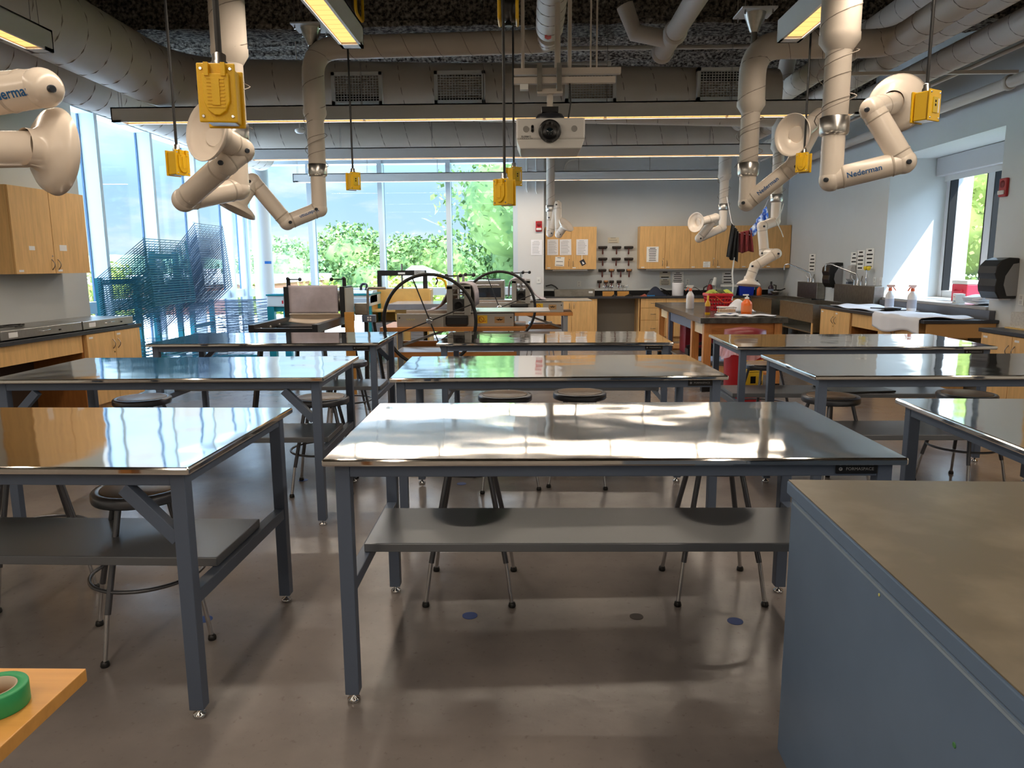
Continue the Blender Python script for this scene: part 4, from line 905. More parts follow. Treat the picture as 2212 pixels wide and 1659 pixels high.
press(-.40, 10.25, 'rear wheel press on a wooden bench beside the white pier, blanket falling to its right', -1)
c = p(952, 602, 8.6)
t = thing('spring_clamp', 'small yellow clamp resting on the front wheel press', 'clamp', c)
MB().tube(fillet([(-.06, 0, -.07), (-.035, 0, -.02), (-.06, 0, .01), (.03, 0, .0)], .02), .009, 8).build('lever', BLACK, t); MB().tube([(-.045, 0, .012), (.01, 0, .0), (.05, 0, -.03), (.07, 0, -.12)], .014, 8).build('jaw', YEL, t)

# ================================================================ blanket press, left
BKP = mat('black press paint', (26, 28, 34), .35, spec=.5)
t = thing('roller_press', 'black roller press with a pale blanket hanging to the camera, behind the back left table', 'printing press', (-2.6, 8.9, 0))
for sx in (-1, 1):
    b = MB(); b.bb(sx*.345-.03, sx*.345+.03, 0, .40, .80, 1.30) if sx < 0 else b.bb(.315, .375, -.02, .40, .80, 1.30)
    b = b.build('side_frame', BKP, t, bev=.006)
    MB().cyl((sx*.345, .12, 1.30), (sx*.345, .12, 1.40), .024, n=14).build('screw_post', BLACK, b)
    q = MB().cyl((sx*.345, .12, 1.385), (sx*.345-sx*.15, .1, 1.385), .008, n=10); q.sph((sx*.345-sx*.15, .1, 1.385), .024); q.sph((sx*.345, .1, 1.395), .022); q.build('screw_handle', BLACK, b)
    MB().bb(sx*.34-.03, sx*.34+.03, -1.2, .5, .845, .935).build('bed_rail', BKP, t, bev=.004)
    for yy in (-.9, .35): MB().beam((sx*.33, yy, .85), (sx*.42, yy-(.12 if yy < 0 else -.1), 0), .045, .045).build('stand_leg', BLACK, t)
    q = MB(); [q.lathe([(.016, 0), (.012, .014)], (sx*.31, yy, .875), (-sx, 0, 0), 10) for yy in (-1.0, -.7, -.4)]; q.build('bed_bearing', STEEL, t)
MB().bb(-.34, .34, -1.19, -1.13, .85, .895).build('cross_bar', BKP, t, bev=.004)
MB().bb(-.31, .31, -.5, .45, .84, .86).build('bed', BKP, t)
MB().cyl((-.32, .16, 1.12), (.32, .16, 1.12), .13, n=30).build('roller', STEELD, t)
MB().grid(lambda u, v: (-.315+.6*u, .012+.012*math.sin(7*u+3*v)-.03*v*(1-v), 1.315-.34*v), 16, 12).build('hanging_blanket', FELT, t, thick=.012)
MB().grid(lambda u, v: (-.30+.62*u, -.05+.06*math.sin(3*v)-.05*v, .975-.09*v-.03*math.sin(3.1*u)*v), 16, 6).build('lower_blanket', mat('cream felt', (206, 190, 172), .9), t, thick=.01)
q = MB().bb(.385, .40, -.05, .35, .95, 1.28); q.build('gear_cover', PRESSG, t)
t2 = thing('wood_board', 'upright plain wooden board against the black roller press', 'board', (-2.14, 8.72, 0)); MB().bb(-.055, .055, 0, .03, 0, 1.0).build('board', BENCH, t2)
t = thing('crank_stand', 'steel crank handle with grey control box right of the black roller press', 'crank', (-2.05, 9.25, 0))
MB().tube(fillet([(.02, 0, .85), (.03, 0, 1.27), (.26, 0, 1.265)], .03), .016, 10).build('crank_arm', STEELD, t)
MB().bb(-.05, .12, -.04, .04, .84, .93).build('control_box', GREY, t, bev=.006)
k = MB(); [k.bb(.02+.03*i, .04+.03*i, -.042, -.04, .86+.03*j, .88+.03*j) for i in (0, 1) for j in (0, 1)]; k.build('button', LABEL, t)
MB().beam((0, 0, .84), (-.02, 0, 0), .05, .05).build('stand_leg', BLACK, t); MB().beam((.08, .03, .84), (.18, .1, 0), .04, .04).build('stand_leg', BLACK, t)
MB().bb(-.14, .02, -.03, .1, .93, 1.08).build('gear_guard', STEELD, t, bev=.01)

# ================================================================ machines before the back windows
t = thing('exposure_table', 'pale machine with teal edge and legs beside the round column', 'machine', (-3.35, 12.2, 0))
PB = mat('pale machine', (206, 220, 226), .4)
MB().bb(-.85, .82, -.45, .42, .90, 1.075).build('body', PB, t, bev=.01); MB().bb(-.86, .83, -.46, .43, 1.075, 1.10).build('top_edge', TEAL, t)
MB().bb(-.8, .77, -.4, .38, 1.10, 1.108).build('top_grid', mat('grid blue', (150, 176, 206), .3, var=.35, vs=60), t)
for x in (-.8, .77):
    for y in (-.4, .37): MB().bb(x-.055, x+.055, y-.05, y+.05, 0, .90).build('leg', TEAL, t)
MB().bb(-.8, .77, -.42, -.38, .82, .90).build('rail', TEAL, t); MB().bb(-.8, .77, -.3, .3, .2, .26).build('lower_shelf', PB, t)
MB().prism([(.42, -.47, .95), (.42, -.47, 1.02), (.42, -.2, 1.14), (.42, .1, 1.14), (.42, .1, .95)], (.4, 0, 0)).build('control_panel', mat('panel blue', (176, 204, 230), .4), t)
k = MB(); [k.bb(.5+.07*i, .54+.07*i, -.42+.06*j, -.38+.06*j, 1.05+.027*j, 1.062+.027*j) for i in range(3) for j in range(2)]; k.build('button', BLACK, t)
MB().tube(fillet([(.55, .1, 1.1), (.55, .12, 1.24), (.66, .1, 1.24), (.66, 0, 1.14)], .06), .022, 10).build('hose', BLACK, t)
MB().tube([(-.58, -.465, 1.06), (-.58, -.475, 1.0)], .004, 6).build('key_cord', CHROME, t); MB().bb(-.6, -.575, -.48, -.474, .95, 1.0).build('key_tag', RED, t)
t = thing('screw_press', 'black framed screw press standing in front of the back windows', 'press', (-2.17, 12.7, 0))
MB().bb(-.42, .42, -.04, .04, 1.37, 1.46).build('head_beam', BLACK, t); 
for x in (-.39, .40): MB().bb(x-.035, x+.035, -.04, .04, 0, 1.37).build('post', BLACK, t)
MB().bb(-.06, .06, -.043, -.04, 1.395, 1.425).build('plate', LABEL, t); MB().bb(.22, .40, -.043, -.04, 1.385, 1.455).build('number_label', mat('grey label', (176, 180, 184), .6), t)
k = MB(); put_text(k, '2X1', .05, face_M((.28, -.0445, 1.42), (0, -1, 0))); k.build('number', INK, t)
MB().cyl((0, 0, .95), (0, 0, 1.57), .018, n=12).build('screw', STEELD, t)
q = MB().cyl((-.2, 0, 1.06), (.24, 0, 1.06), .009, n=8); q.sph((.24, 0, 1.06), .028); q.sph((0, 0, 1.065), .035); q.build('turn_bar', BLACK, t)
MB().tube([(.034*math.cos(i*.8), .034*math.sin(i*.8), .88+.0022*i) for i in range(66)], .007, 6).build('blue_spring', mat('spring blue', (40, 70, 150), .4), t)
MB().bb(-.36, .36, -.04, .04, .80, .87).build('platen', BLACK, t)
t = thing('wooden_bin', 'open fronted plywood bin of grey sheets under the screw press', 'bin', (-2.1, 12.3, 0))
PLY = mat('plywood', (214, 178, 108), .5, var=.08, vs=5)
MB().bb(-.5, -.47, -.3, .3, .82, 1.16).build('side', PLY, t); MB().bb(.44, .47, .0, .3, .82, 1.14).build('side', PLY, t); MB().bb(-.5, .47, .28, .31, .82, 1.15).build('back', PLY, t); MB().bb(-.5, .47, -.3, .3, .79, .82).build('floor_board', PLY, t)
MB().bb(-.5, .47, .25, .31, .1, .79).build('lower_back', PLY, t); MB().bb(-.5, -.47, -.3, .3, 0, .79).build('lower_side', PLY, t); MB().bb(.44, .47, -.3, .3, 0, .79).build('lower_side', PLY, t); MB().bb(-.47, .44, -.3, .3, .1, .13).build('shelf', PLY, t)
for i in range(9):
    o = MB().box((0, 0, 0), (.78, .5, .05)).build('sheet_pad', mat('grey sheets', (150, 152, 160), .7, var=.12, vs=90, stretch=(.05, .05, 1))); o.location = (-2.12, 12.28, .157+.054*i); tag(o, 'grey sheet pad stacked in the plywood bin', 'paper pad', 'sheet pads in the plywood bin')
t = thing('stone_table', 'stone topped table on pale wooden base behind the front wheel press', 'table', (-1.45, 11.2, 0))
MB().bb(-.62, .60, -.45, .45, .90, .985).build('stone_top', mat('grey stone', (150, 154, 164), .12, var=.08, vs=4), t, bev=.006)
MB().bb(-.52, .5, -.36, .36, .74, .90).build('apron', PLY, t)
for x in (-.46, .44):
    for y in (-.3, .3): MB().bb(x-.05, x+.05, y-.05, y+.05, 0, .74).build('leg', PLY, t)
MB().bb(-.5, .48, -.3, .3, .25, .28).build('shelf', PLY, t)
MB().lathe([(.035, 0), (.035, .02), (.02, .025), (.02, .08), (.045, .085), (.045, .1)], (-.1, -.36, .83), (0, -1, 0), 20).build('crank_socket', CHROME, t)
t = thing('steel_bench', 'white topped steel bench under the oven before the last back window', 'bench', (-.75, 13.6, 0))
MB().bb(-.6, .6, -.42, .42, .86, .90).build('top', mat('white bench', (214, 220, 226), .3), t)
for x in (-.55, .55):
    for y in (-.37, .37): MB().bb(x-.02, x+.02, y-.02, y+.02, 0, .86).build('leg', STEEL, t)
MB().bb(-.56, .56, -.38, .38, .2, .22).build('shelf', STEEL, t)
t = thing('counter_oven', 'countertop oven with dark glass door between the two wheels', 'oven', (-.76, 13.55, .9))
MB().bb(-.33, .33, -.26, .26, .012, .365).build('case', STEELD, t, bev=.008)
d = MB().bb(-.31, .31, -.28, -.261, .03, .345).build('door', STEELD, t, bev=.004)
MB().bb(-.27, .27, -.283, -.28, .065, .235).build('glass', mat('oven glass', (26, 30, 36), .06), d); MB().tube(fillet([(-.24, -.28, .285), (-.24, -.32, .285), (.24, -.32, .285), (.24, -.28, .285)], .02), .009, 8).build('handle', CHROME, d)
for x in (-.28, .28): MB().cyl((x, 0, 0), (x, 0, .012), .02, n=10).build('foot', BLACK, t)
o = MB().tube(fillet([(-.95, 13.5, 1.28), (-.8, 13.55, 1.30), (-.7, 13.5, 1.275), (-.5, 13.5, 1.28)], .05), .012, 6).build('black_strap', CORD); tag(o, 'black strap lying on top of the oven', 'strap')
# ================================================================ back wall
FWD = (0, -1, 0)
def BC(label, x0, x1, z0, z1, front, d, **k):          # cabinet on the back wall, facing the camera
    return cabinet(label, ((x1, front, 0), R(180)), x1-x0, d, z0, z1, **k)
BC('maple two-door wall cabinet with papers taped on its doors, left of the wall rollers', .35, 1.376, 1.44, 2.28, 15.0, .30, hz=1.55, toe=False)
for x0, x1, lab in ((2.24, 3.25, 'first two doors of the long wall cabinet run, a taped notice on the left door'), (3.25, 4.26, 'middle two doors of the long wall cabinet run, behind the far hood'),
                    (4.26, 5.24, 'last two doors of the long wall cabinet run, by the right corner')): BC('wall cabinet, ' + lab, x0, x1, 1.44, 2.28, 15.0, .30, hz=1.55, toe=False, group='maple wall cabinets on the back wall')
for x0, x1, lab in ((.5, 1.2, 'slim pale lamp strip under the left wall cabinet'), (2.4, 5.0, 'slim pale lamp strip under the long wall cabinet run')):
    o = MB().bb(x0, x1, 15.02, 15.2, 1.412, 1.438).build('strip_light', LIGHTB); tag(o, lab, 'light')
t = thing('worktop', 'black counter top along the back wall', 'countertop', (2.3, 15.0, .862))
MB().bb(.315, 4.40, 14.66, 15.29, .862, .90).build('slab', CTOP, t, o=t.location, bev=.003); MB().bb(.315, 5.2, 15.27, 15.295, .90, 1.0).build('backsplash', BLACKM, t, o=t.location)
BC('maple two-door base cabinet under the stainless box on the back counter', .36, 1.376, 0, .86, 14.70, .58)
t = thing('knee_space', 'grey back panel of the open knee space in the back counter', 'counter panel', (1.79, 15.2, 0))
MB().bb(-.41, .41, .05, .07, 0, .86).build('panel', mat('panel grey', (140, 136, 128), .6), t); MB().bb(.41, .43, -.5, .07, 0, .86).build('side', MAPLE, t)
BC('maple drawer cabinet right of the open knee space on the back counter', 2.24, 2.74, 0, .86, 14.70, .58, doors=0, drawers=(.19, .24, .33))
BC('second maple drawer cabinet on the back counter, behind the island', 2.74, 3.5, 0, .86, 14.70, .58, doors=0, drawers=(.19, .24, .33))
BC('maple base cabinet on the back counter left of the rear sink', 3.5, 4.38, 0, .86, 14.70, .58)
t = thing('stainless_box', 'low stainless box on the back counter under the left wall cabinet', 'box', (.93, 14.98, .90))
MB().bb(-.40, .40, -.22, .2, .001, .14).build('case', STEELD, t, bev=.004); MB().bb(.28, .36, -.2225, -.22, .07, .11).build('label', LABEL, t)
o = MB().tube(fillet([(.36, 15.2, 1.1), (.48, 15.2, 1.13), (.56, 15.2, 1.09), (.62, 15.2, 1.03), (.66, 15.14, .97)], .06), .014, 8).build('black_hose', CORD); tag(o, 'short black hose behind the stainless box', 'hose')
# rollers (brayers) hung on the wall
BRH = mat('brayer handle', (92, 40, 34), .35, spec=.5); BRR = mat('brayer roller', (46, 38, 34), .5)
def brayer(u, v, wpx, hpx, label, tan=False):
    c = P(u, v, y=15.24); w = wpx*.0097; h = hpx*.0097
    t = thing('ink_roller', label, 'ink roller', c, 0, 'ink rollers hung on the back wall')
    MB().cyl((-w*.38, 0, 0), (w*.38, 0, 0), .024, n=14).build('roller', mat('tan roller', (176, 128, 84), .5) if tan else BRR, t)
    k = MB(); k.cyl((-w*.5, 0, 0), (-w*.38, 0, 0), .022, n=12); k.cyl((w*.38, 0, 0), (w*.5, 0, 0), .022, n=12); k.tube([(-w*.44, 0, 0), (-w*.44, .02, -.03), (w*.44, .02, -.03), (w*.44, 0, 0)], .006, 6); k.build('frame', BLACK, t)
    MB().lathe([(.010, -.02), (.013, -h*.5), (.017, -h*.82), (.010, -h)], (0, 0, 0), (0, 0, 1), 12).build('handle', BRH, t)
    MB().cyl((0, 0, -.03), (0, .055, -.02), .005, n=6).build('peg', CHROME, t)
rows = [('top row', 534, 19, 15, (1302, 1332, 1358), ()), ('second row', 559, 19, 15, (1302, 1331, 1358), ()), ('third row', 583.5, 17, 15, (1301, 1321, 1341, 1359), (1321, 1359)), ('bottom row', 608, 10, 14, (1295, 1309, 1321, 1337), (1309,))]
on = ['first', 'second', 'third', 'fourth']
for nm, v, w, h, us, tans in rows:
    for i, u in enumerate(us):
        brayer(u, v, w if not (nm == 'third row' and u in tans) else 12, h, '%s dark handled ink roller from the left in the %s on the wall' % (on[i], nm), u in tans)
for i, (x, lab) in enumerate(((1.63, 'left'), (1.93, 'right'))):
    t = thing('tool_block', '%s of two wooden tool blocks under the ink rollers' % lab, 'tool block', (x, 15.05, .9005), 0, 'wooden tool blocks')
    MB().bb(-.115, .115, -.04, .04, 0, .09).build('block', BENCH, t)
    for k in range(3):
        xx = -.07+.07*k
        q = MB().cyl((xx, 0, .08), (xx, 0, .16), .003, n=6); [q.tube([(xx+s*.018+.016*math.cos(a*.7), 0, .185+.022*math.sin(a*.7)) for a in range(9)], .004, 5, closed=True) for s in (-1, 1)]; q.build('scissors', BLACK if k % 2 else CHROME, t)
for x, w, d, h, m, lab, cat in ((1.72, .1, .08, .05, BLACK, 'small black tool in front of the left tool block', 'tool'), (2.02, .17, .1, .055, BLACKM, 'black roller lying before the right tool block', 'tool'), (2.32, .16, .12, .05, mat('rust cloth', (150, 78, 62), .8), 'rust red cloth on the back counter', 'cloth')):
    k = MB().grid(lambda a, b: ((a-.5)*w, (b-.5)*d, h*math.sin(math.pi*a)*math.sin(math.pi*b)*(.8+.2*math.sin(9*a+4*b))), 10, 8); k.bb(-w*.4, w*.4, -d*.4, d*.4, 0, h*.25)
    o = k.build('counter_tool' if cat == 'tool' else 'cloth', m); o.location = (x, 14.82, .9005); tag(o, lab, cat)
k = MB().grid(lambda a, b: ((a-.5)*.42, (b-.5)*.26, .0+.19*(math.sin(math.pi*min(1, a*1.15))**.7 if a < .87 else .0)*math.sin(math.pi*b)**.6*(.85+.15*math.sin(11*a+7*b))), 18, 12); k.bb(-.17, .17, -.1, .1, 0, .03)
t = thing('canvas_bag', 'dark blue bag slumped on the back counter', 'bag', (2.6, 14.95, .9005)); k.build('body', mat('navy cloth', (38, 46, 66), .85), t); MB().tube(fillet([(.05, -.1, .15), (.18, -.13, .1), (.26, -.1, .01)], .06), .012, 6).build('strap', BLACKM, t)
o = MB().box((2.45, 14.78, .912), (.16, .03, .02), rz=R(8)).build('blue_tool', mat('light blue', (60, 140, 210), .4)); tag(o, 'light blue handled tool before the dark blue bag', 'tool')
t = thing('paper_roll', 'white towel roll standing on the back counter', 'paper roll', (3.02, 14.95, .9005)); MB().lathe([(.02, 0), (.112, 0), (.115, .01), (.115, .25), (.112, .26), (.02, .26)], n=32).build('roll', PAPER, t)
t = thing('desk_lamp', 'white clip lamp with black cord on the back counter behind the red basket', 'lamp', (3.80, 15.08, .9005))
MB().lathe([(.05, 0), (.05, .02)], n=20).build('base', BLACK, t); MB().cyl((0, 0, .02), (0, 0, .2), .012, n=10).build('stem', WALLW, t); MB().lathe([(.03, .1), (.045, 0), (.05, -.06)], (-.02, 0, .26), (.2, 0, 1), 18).build('shade', WALLW, t)
MB().tube(fillet([(-.03, 0, .3), (-.1, 0, .33), (-.14, 0, .2), (-.16, 0, .02)], .08), .005, 6).build('cord', CORD, t)
t = thing('red_iron', 'dark red appliance on the back counter left of the clip lamp', 'appliance', (3.66, 14.95, .9005)); MB().lathe([(.05, 0), (.07, .04), (.055, .16), (.03, .22), (0, .225)], n=18).build('body', mat('dark red', (136, 24, 34), .4), t); MB().tube([(-.05, 0, .2), (-.12, 0, .16), (-.13, 0, .06), (-.07, 0, .03)], .014, 8).build('handle', BLACK, t)
o = MB().tube(fillet([(3.2, 15.2, 1.05), (3.4, 15.1, 1.06), (3.5, 15.0, .99), (3.6, 14.95, .92)], .06), .006, 6).build('power_cable', CORD); tag(o, 'black cable running over the back counter behind the spray bottle', 'cable')
def tub(x, y, z, w, d, h, m, name, label, cat, lid=None):
    t = thing(name, label, cat, (x, y, z)); k = MB(); e = .86
    vs = []
    for s, zz in ((e, 0), (1, h), (.97, h), (e*.95, .006)):
        vs += [(-w/2*s, -d/2*s, zz), (w/2*s, -d/2*s, zz), (w/2*s, d/2*s, zz), (-w/2*s, d/2*s, zz)]
    fs = [(3, 2, 1, 0)] + [(j*4+i, j*4+(i+1) % 4, j*4+4+(i+1) % 4, j*4+4+i) for j in range(3) for i in range(4)] + [(12, 13, 14, 15)]
    k.add(vs, fs).build('tub', m, t)
    if lid: MB().bb(-w*.56, w*.56, -d*.54, d*.54, h, h+.045).build('lid_tray', lid, t, bev=.006)
    return t
tub(4.06, 15.0, .9005, .26, .24, .17, mat('clear plastic', (190, 206, 212), .15, alpha=.45), 'plastic_tub', 'clear plastic tub under the white tray on the back counter', 'tub', WALLW)
tub(4.38, 14.98, .9005, .30, .26, .24, mat('blue plastic', (30, 60, 190), .4), 'plastic_tub', 'blue plastic tub on the back counter', 'tub')
def bottle(x, y, z, r, h, m, label, cap=WALLW, name='bottle', lab=None, group=None, cat='bottle', kind='cap', sc=1.0, rz=0):
    t = thing(name, label, cat, (x, y, z), rz, group)
    MB().lathe([(r*.94, 0), (r, .008), (r, h*.52), (r*.92, h*.60), (r*.34, h*.76), (r*.30, h*.80)], n=28).build('body', m, t)
    if lab: MB().lathe([(r*1.01, h*.12), (r*1.01, h*.44)], n=28, caps=False).build('label', lab, t)
    if kind == 'cap': MB().lathe([(r*.38, h*.80), (r*.38, h*.95), (r*.3, h)], n=18).build('cap', cap, t)
    elif kind == 'pump':
        MB().lathe([(r*.40, h*.78), (r*.40, h*.86), (r*.14, h*.88), (r*.14, h*.97)], n=18).build('pump', cap, t)
        MB().bb(-r*.75, r*.3, -.012, .012, h*.95, h*1.02).build('spout', cap, t, bev=.004)
    else:
        q = MB().lathe([(r*.42, h*.76), (r*.40, h*.86), (r*.26, h*.88)], n=18); q.build('collar', mat('spray orange', (226, 100, 50), .4), t)
        q = MB().prism([(-r*1.05, -.012, h*.93), (-r*.9, -.012, h*1.0), (r*.75, -.012, h*1.0), (r*.85, -.012, h*.95), (r*.3, -.012, h*.87), (-r*.3, -.012, h*.87), (-r*.4, -.012, h*.92)], (0, .024, 0)); q.build('spray_head', cap, t, bev=.003)
        MB().prism([(-r*.45, -.008, h*.92), (-r*.7, -.008, h*.92), (-r*1.3, -.008, h*.78), (-r*1.15, -.008, h*.76)], (0, .016, 0)).build('trigger', mat('spray orange', (226, 100, 50), .4), t, bev=.003)
    return t
bottle(4.64, 15.08, .9005, .035, .3, mat('green blue bottle', (70, 130, 150), .2), 'tall blue green bottle beside the blue tub', BLACK)
bottle(4.62, 14.85, .9005, .05, .22, mat('orange bottle', (236, 104, 34), .35), 'orange bottle behind the hood on the back counter', mat('orange cap', (200, 60, 30), .4))
bottle(4.5, 15.12, .9005, .045, .3, mat('dark blue bottle', (40, 46, 96), .3), 'dark blue bottle with red cap behind the blue tub', RED)
t = thing('sink_bowl', 'grey bowl with dark scrubber in the back right counter corner', 'bowl', (5.0, 14.95, .90)); MB().lathe([(.06, .001), (.12, .06), (.13, .085), (.122, .085), (.055, .012), (0, .012)], n=26, caps=False).build('bowl', STEEL, t); MB().beam((-.02, 0, .06), (.17, .02, .13), .02, .02).build('brush', BLACK, t)
t = bottle(4.93, 15.1, .9005, .055, .27, mat('plum bottle', (66, 52, 70), .3), 'dark handled jug in the back right counter corner', BLACK, name='jug', lab=mat('jug label', (150, 170, 200), .5), cat='jug'); MB().tube([(.05, 0, .2), (.1, 0, .19), (.1, 0, .08), (.05, 0, .06)], .012, 8).build('handle', BLACK, t)

# paper notices, alarms, switches
def on_back(u0, u1, v0, v1, y): a, b = P(u0, v0, y=y), P(u1, v1, y=y); return ((a.x+b.x)/2, y, (a.z+b.z)/2), b.x-a.x, a.z-b.z
SIGN = mat('sign paper', (244, 244, 240), .8, spec=.1); CREAM = mat('cream paper', (214, 208, 190), .8, spec=.1)
for (q, y, lab, n, m, big, rot) in (((1147, 1171, 518, 551), 14.597, 'printed sheet taped on the white pier below the fire alarm', 12, PAPER, 0, 0),
        ((1182, 1206, 517, 551), 14.975, 'curling printed sheet at left on the papered wall cabinet', 14, PAPER, 0, 0), ((1209, 1234, 517, 551), 14.975, 'printed sheet in the middle of the papered wall cabinet', 13, PAPER, 0, R(1)),
        ((1245, 1270, 517, 551), 14.975, 'sheet with short lines at right on the papered wall cabinet', 9, PAPER, 0, 0), ((1199, 1219, 555, 575), 14.975, 'small square drawing sheet low on the papered wall cabinet', 3, SIGN, 0, R(-3)),
        ((1313, 1337, 513, 525), 15.297, 'small pale wall notice over the ink rollers', 3, CREAM, 0, 0), ((1397, 1422, 533, 566), 14.975, 'notice with bold lines on the long wall cabinet run', 8, SIGN, 1, 0),
        ((1519, 1534, 565, 577.5), 14.975, 'small note taped low on the middle wall cabinet', 4, SIGN, 0, 0), ((1425, 1448, 587, 600), 15.297, 'upper half of the yellow taped pair of wall notices', 2, CREAM, 1, 0), ((1425, 1448, 603, 616), 15.297, 'lower half of the yellow taped pair of wall notices', 4, CREAM, 1, 0),
        ((1452, 1476, 587, 616), 15.297, 'wall notice with bold centred lines behind the paper roll', 7, SIGN, 1, 0), ((1560, 1583, 589, 612), 15.297, 'wall notice with bold lines above the blue tub', 4, SIGN, 1, 0)):
    c, w, h = on_back(*q, y); sheet(lab, c, FWD, w, h, lines=n, m=m, big=bool(big), rot=rot)
c, w, h = on_back(1254, 1264, 561, 573, 14.973); t = thing('photo_card', 'dark photo card hung crooked on the papered wall cabinet', 'photo', c)
M = face_M((0, 0, 0), FWD) @ Matrix.Rotation(R(28), 4, 'Z'); k = MB(); k.add([M @ Vector(q) for q in ((-w/2, -h/2, 0), (w/2, -h/2, 0), (w/2, h/2, 0), (-w/2, h/2, 0))], [(0, 1, 2, 3)]); k.build('card', mat('photo dark', (40, 42, 54), .5), t, thick=.002)
k = MB(); k.add([M @ Vector(q) for q in ((-w*.2, -h*.3, .002), (w*.25, -h*.3, .002), (w*.1, h*.1, .002), (-w*.1, h*.2, .002))], [(0, 1, 2, 3)]); k.build('picture', PAPER, t); MB().bb(-.025, -.012, -.004, -.001, h*.5, h*1.3).build('tape_strip', SIGN, t)
FA = mat('alarm red', (170, 22, 34), .4, spec=.5)
def alarm(c, rz, label):
    t = thing('fire_alarm', label, 'fire alarm', c, rz, 'red fire alarms')
    MB().bb(-.062, .062, -.035, 0, -.10, .10).build('case', FA, t, bev=.008)
    MB().bb(-.05, .05, -.055, -.034, -.075, -.03).build('strobe', mat('strobe clear', (220, 214, 210), .15), t, bev=.008)
    MB().lathe([(.042, 0), (.038, .004), (0, .004)], (0, -.0355, .035), (0, -1, 0), 20).build('sounder', mat('alarm dark red', (120, 14, 24), .5), t)
c, w, h = on_back(1157, 1171, 478, 500, 14.598); alarm(c, 0, 'red fire alarm on the white pier')
alarm((RX-.001, P(2172, 405, x=RX).y, P(2172, 405, x=RX).z), R(-90), 'red fire alarm on the right wall beside the window recess')
def plate(c, rz, label, cat='switch', n=1):
    t = thing('wall_plate', label, cat, c, rz, 'white wall plates')
    MB().bb(-.04*n, .04*n, -.008, 0, -.06, .06).build('plate', WALLW, t, bev=.003); k = MB(); [k.bb(-.017, .017, -.011, -.008, z, z+.036) for z in ((-.044, .008) if cat == 'outlet' else (-.018,))]; k.build('insert', mat('plate insert', (200, 200, 198), .4), t)
c, w, h = on_back(1158, 1169, 598, 613, 14.599); plate(c, 0, 'white wall switch low on the white pier')
c, w, h = on_back(1246, 1255, 607, 620, 15.299); plate(c, 0, 'white wall outlet above the stainless box', 'outlet')
c, w, h = on_back(1480, 1490, 603, 614, 15.299); plate(c, 0, 'white wall outlet right of the bold notices', 'outlet')
for u, cat, lab in ((1890, 'outlet', 'white wall outlet beside the eye wash on the right wall'), (1903.5, 'switch', 'white switch plate by the recess corner of the right wall')): q = P(u, 608, x=RX); plate((RX-.001, q.y, q.z), R(-90), lab, cat)
for u, lab in ((2207, 'white wall outlet at the right edge under the paper towel box'),): q = P(u, 648, x=RX); plate((RX-.001, q.y, q.z), R(-90), lab, 'outlet')
# conduits on the pier
for x, z0, lab in ((-.02, 2.98, 'short white conduit low on the pier head'), (.16, 2.95, 'second short white conduit on the pier head')):
    o = MB().tube([(x, 14.57, 4.3), (x, 14.57, z0), (x+.02, 14.57, z0-.06)], .014, 8).build('wall_conduit', WALLW); tag(o, lab, 'pipe')
o = MB().bb(-.07, .07, 14.55, 14.598, 3.62, 3.85).build('junction_box', WALLW); tag(o, 'white junction box high on the pier', 'box')
o = MB().tube(fillet([(.75, 15.27, 3.2), (.75, 15.27, 3.62), (5.0, 15.27, 3.70)], .3), .018, 8).build('wall_conduit', WALLW); tag(o, 'long white conduit bending along the top of the back wall', 'pipe')

# ================================================================ right side counter
XF = 4.42
def RC(label, y0, y1, **k):      # cabinet on the right counter, facing left
    return cabinet(label, ((XF+.03, y0, 0), R(90)), y1-y0, .6, 0, .86, **k)
t = thing('worktop', 'black counter top along the right wall under the sunny window', 'countertop', (4.9, 9.7, .862))
MB().bb(XF, RX-.005, 8.28, 11.26, .862, .90).build('slab', CTOP, t, o=t.location, bev=.003)
MB().bb(RX-.07, RX-.005, 8.36, 10.97, .90, 1.0).build('backsplash', mat('grey splash', (96, 98, 106), .3), t, o=t.location)
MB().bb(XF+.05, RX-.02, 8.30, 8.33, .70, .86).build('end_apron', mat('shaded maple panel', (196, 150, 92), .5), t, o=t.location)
RC('maple base cabinet at the near end of the right counter, below the towel', 8.5, 9.37)
RC('maple two-door base cabinet on the right counter next to the sink', 10.2, 11.22)
t = thing('knee_space', 'maple drawer panel over the dark knee space of the right counter', 'counter panel', (XF+.03, 9.785, 0))
MB().bb(0, .02, -.40, .40, .68, .86).build('apron', MAPLE, t); MB().bb(.5, .52, -.4, .4, 0, .86).build('back_panel', mat('dark knee panel', (70, 54, 42), .7), t); MB().bb(.0, .5, .39, .405, 0, .86).build('side_panel', MAPLED, t)
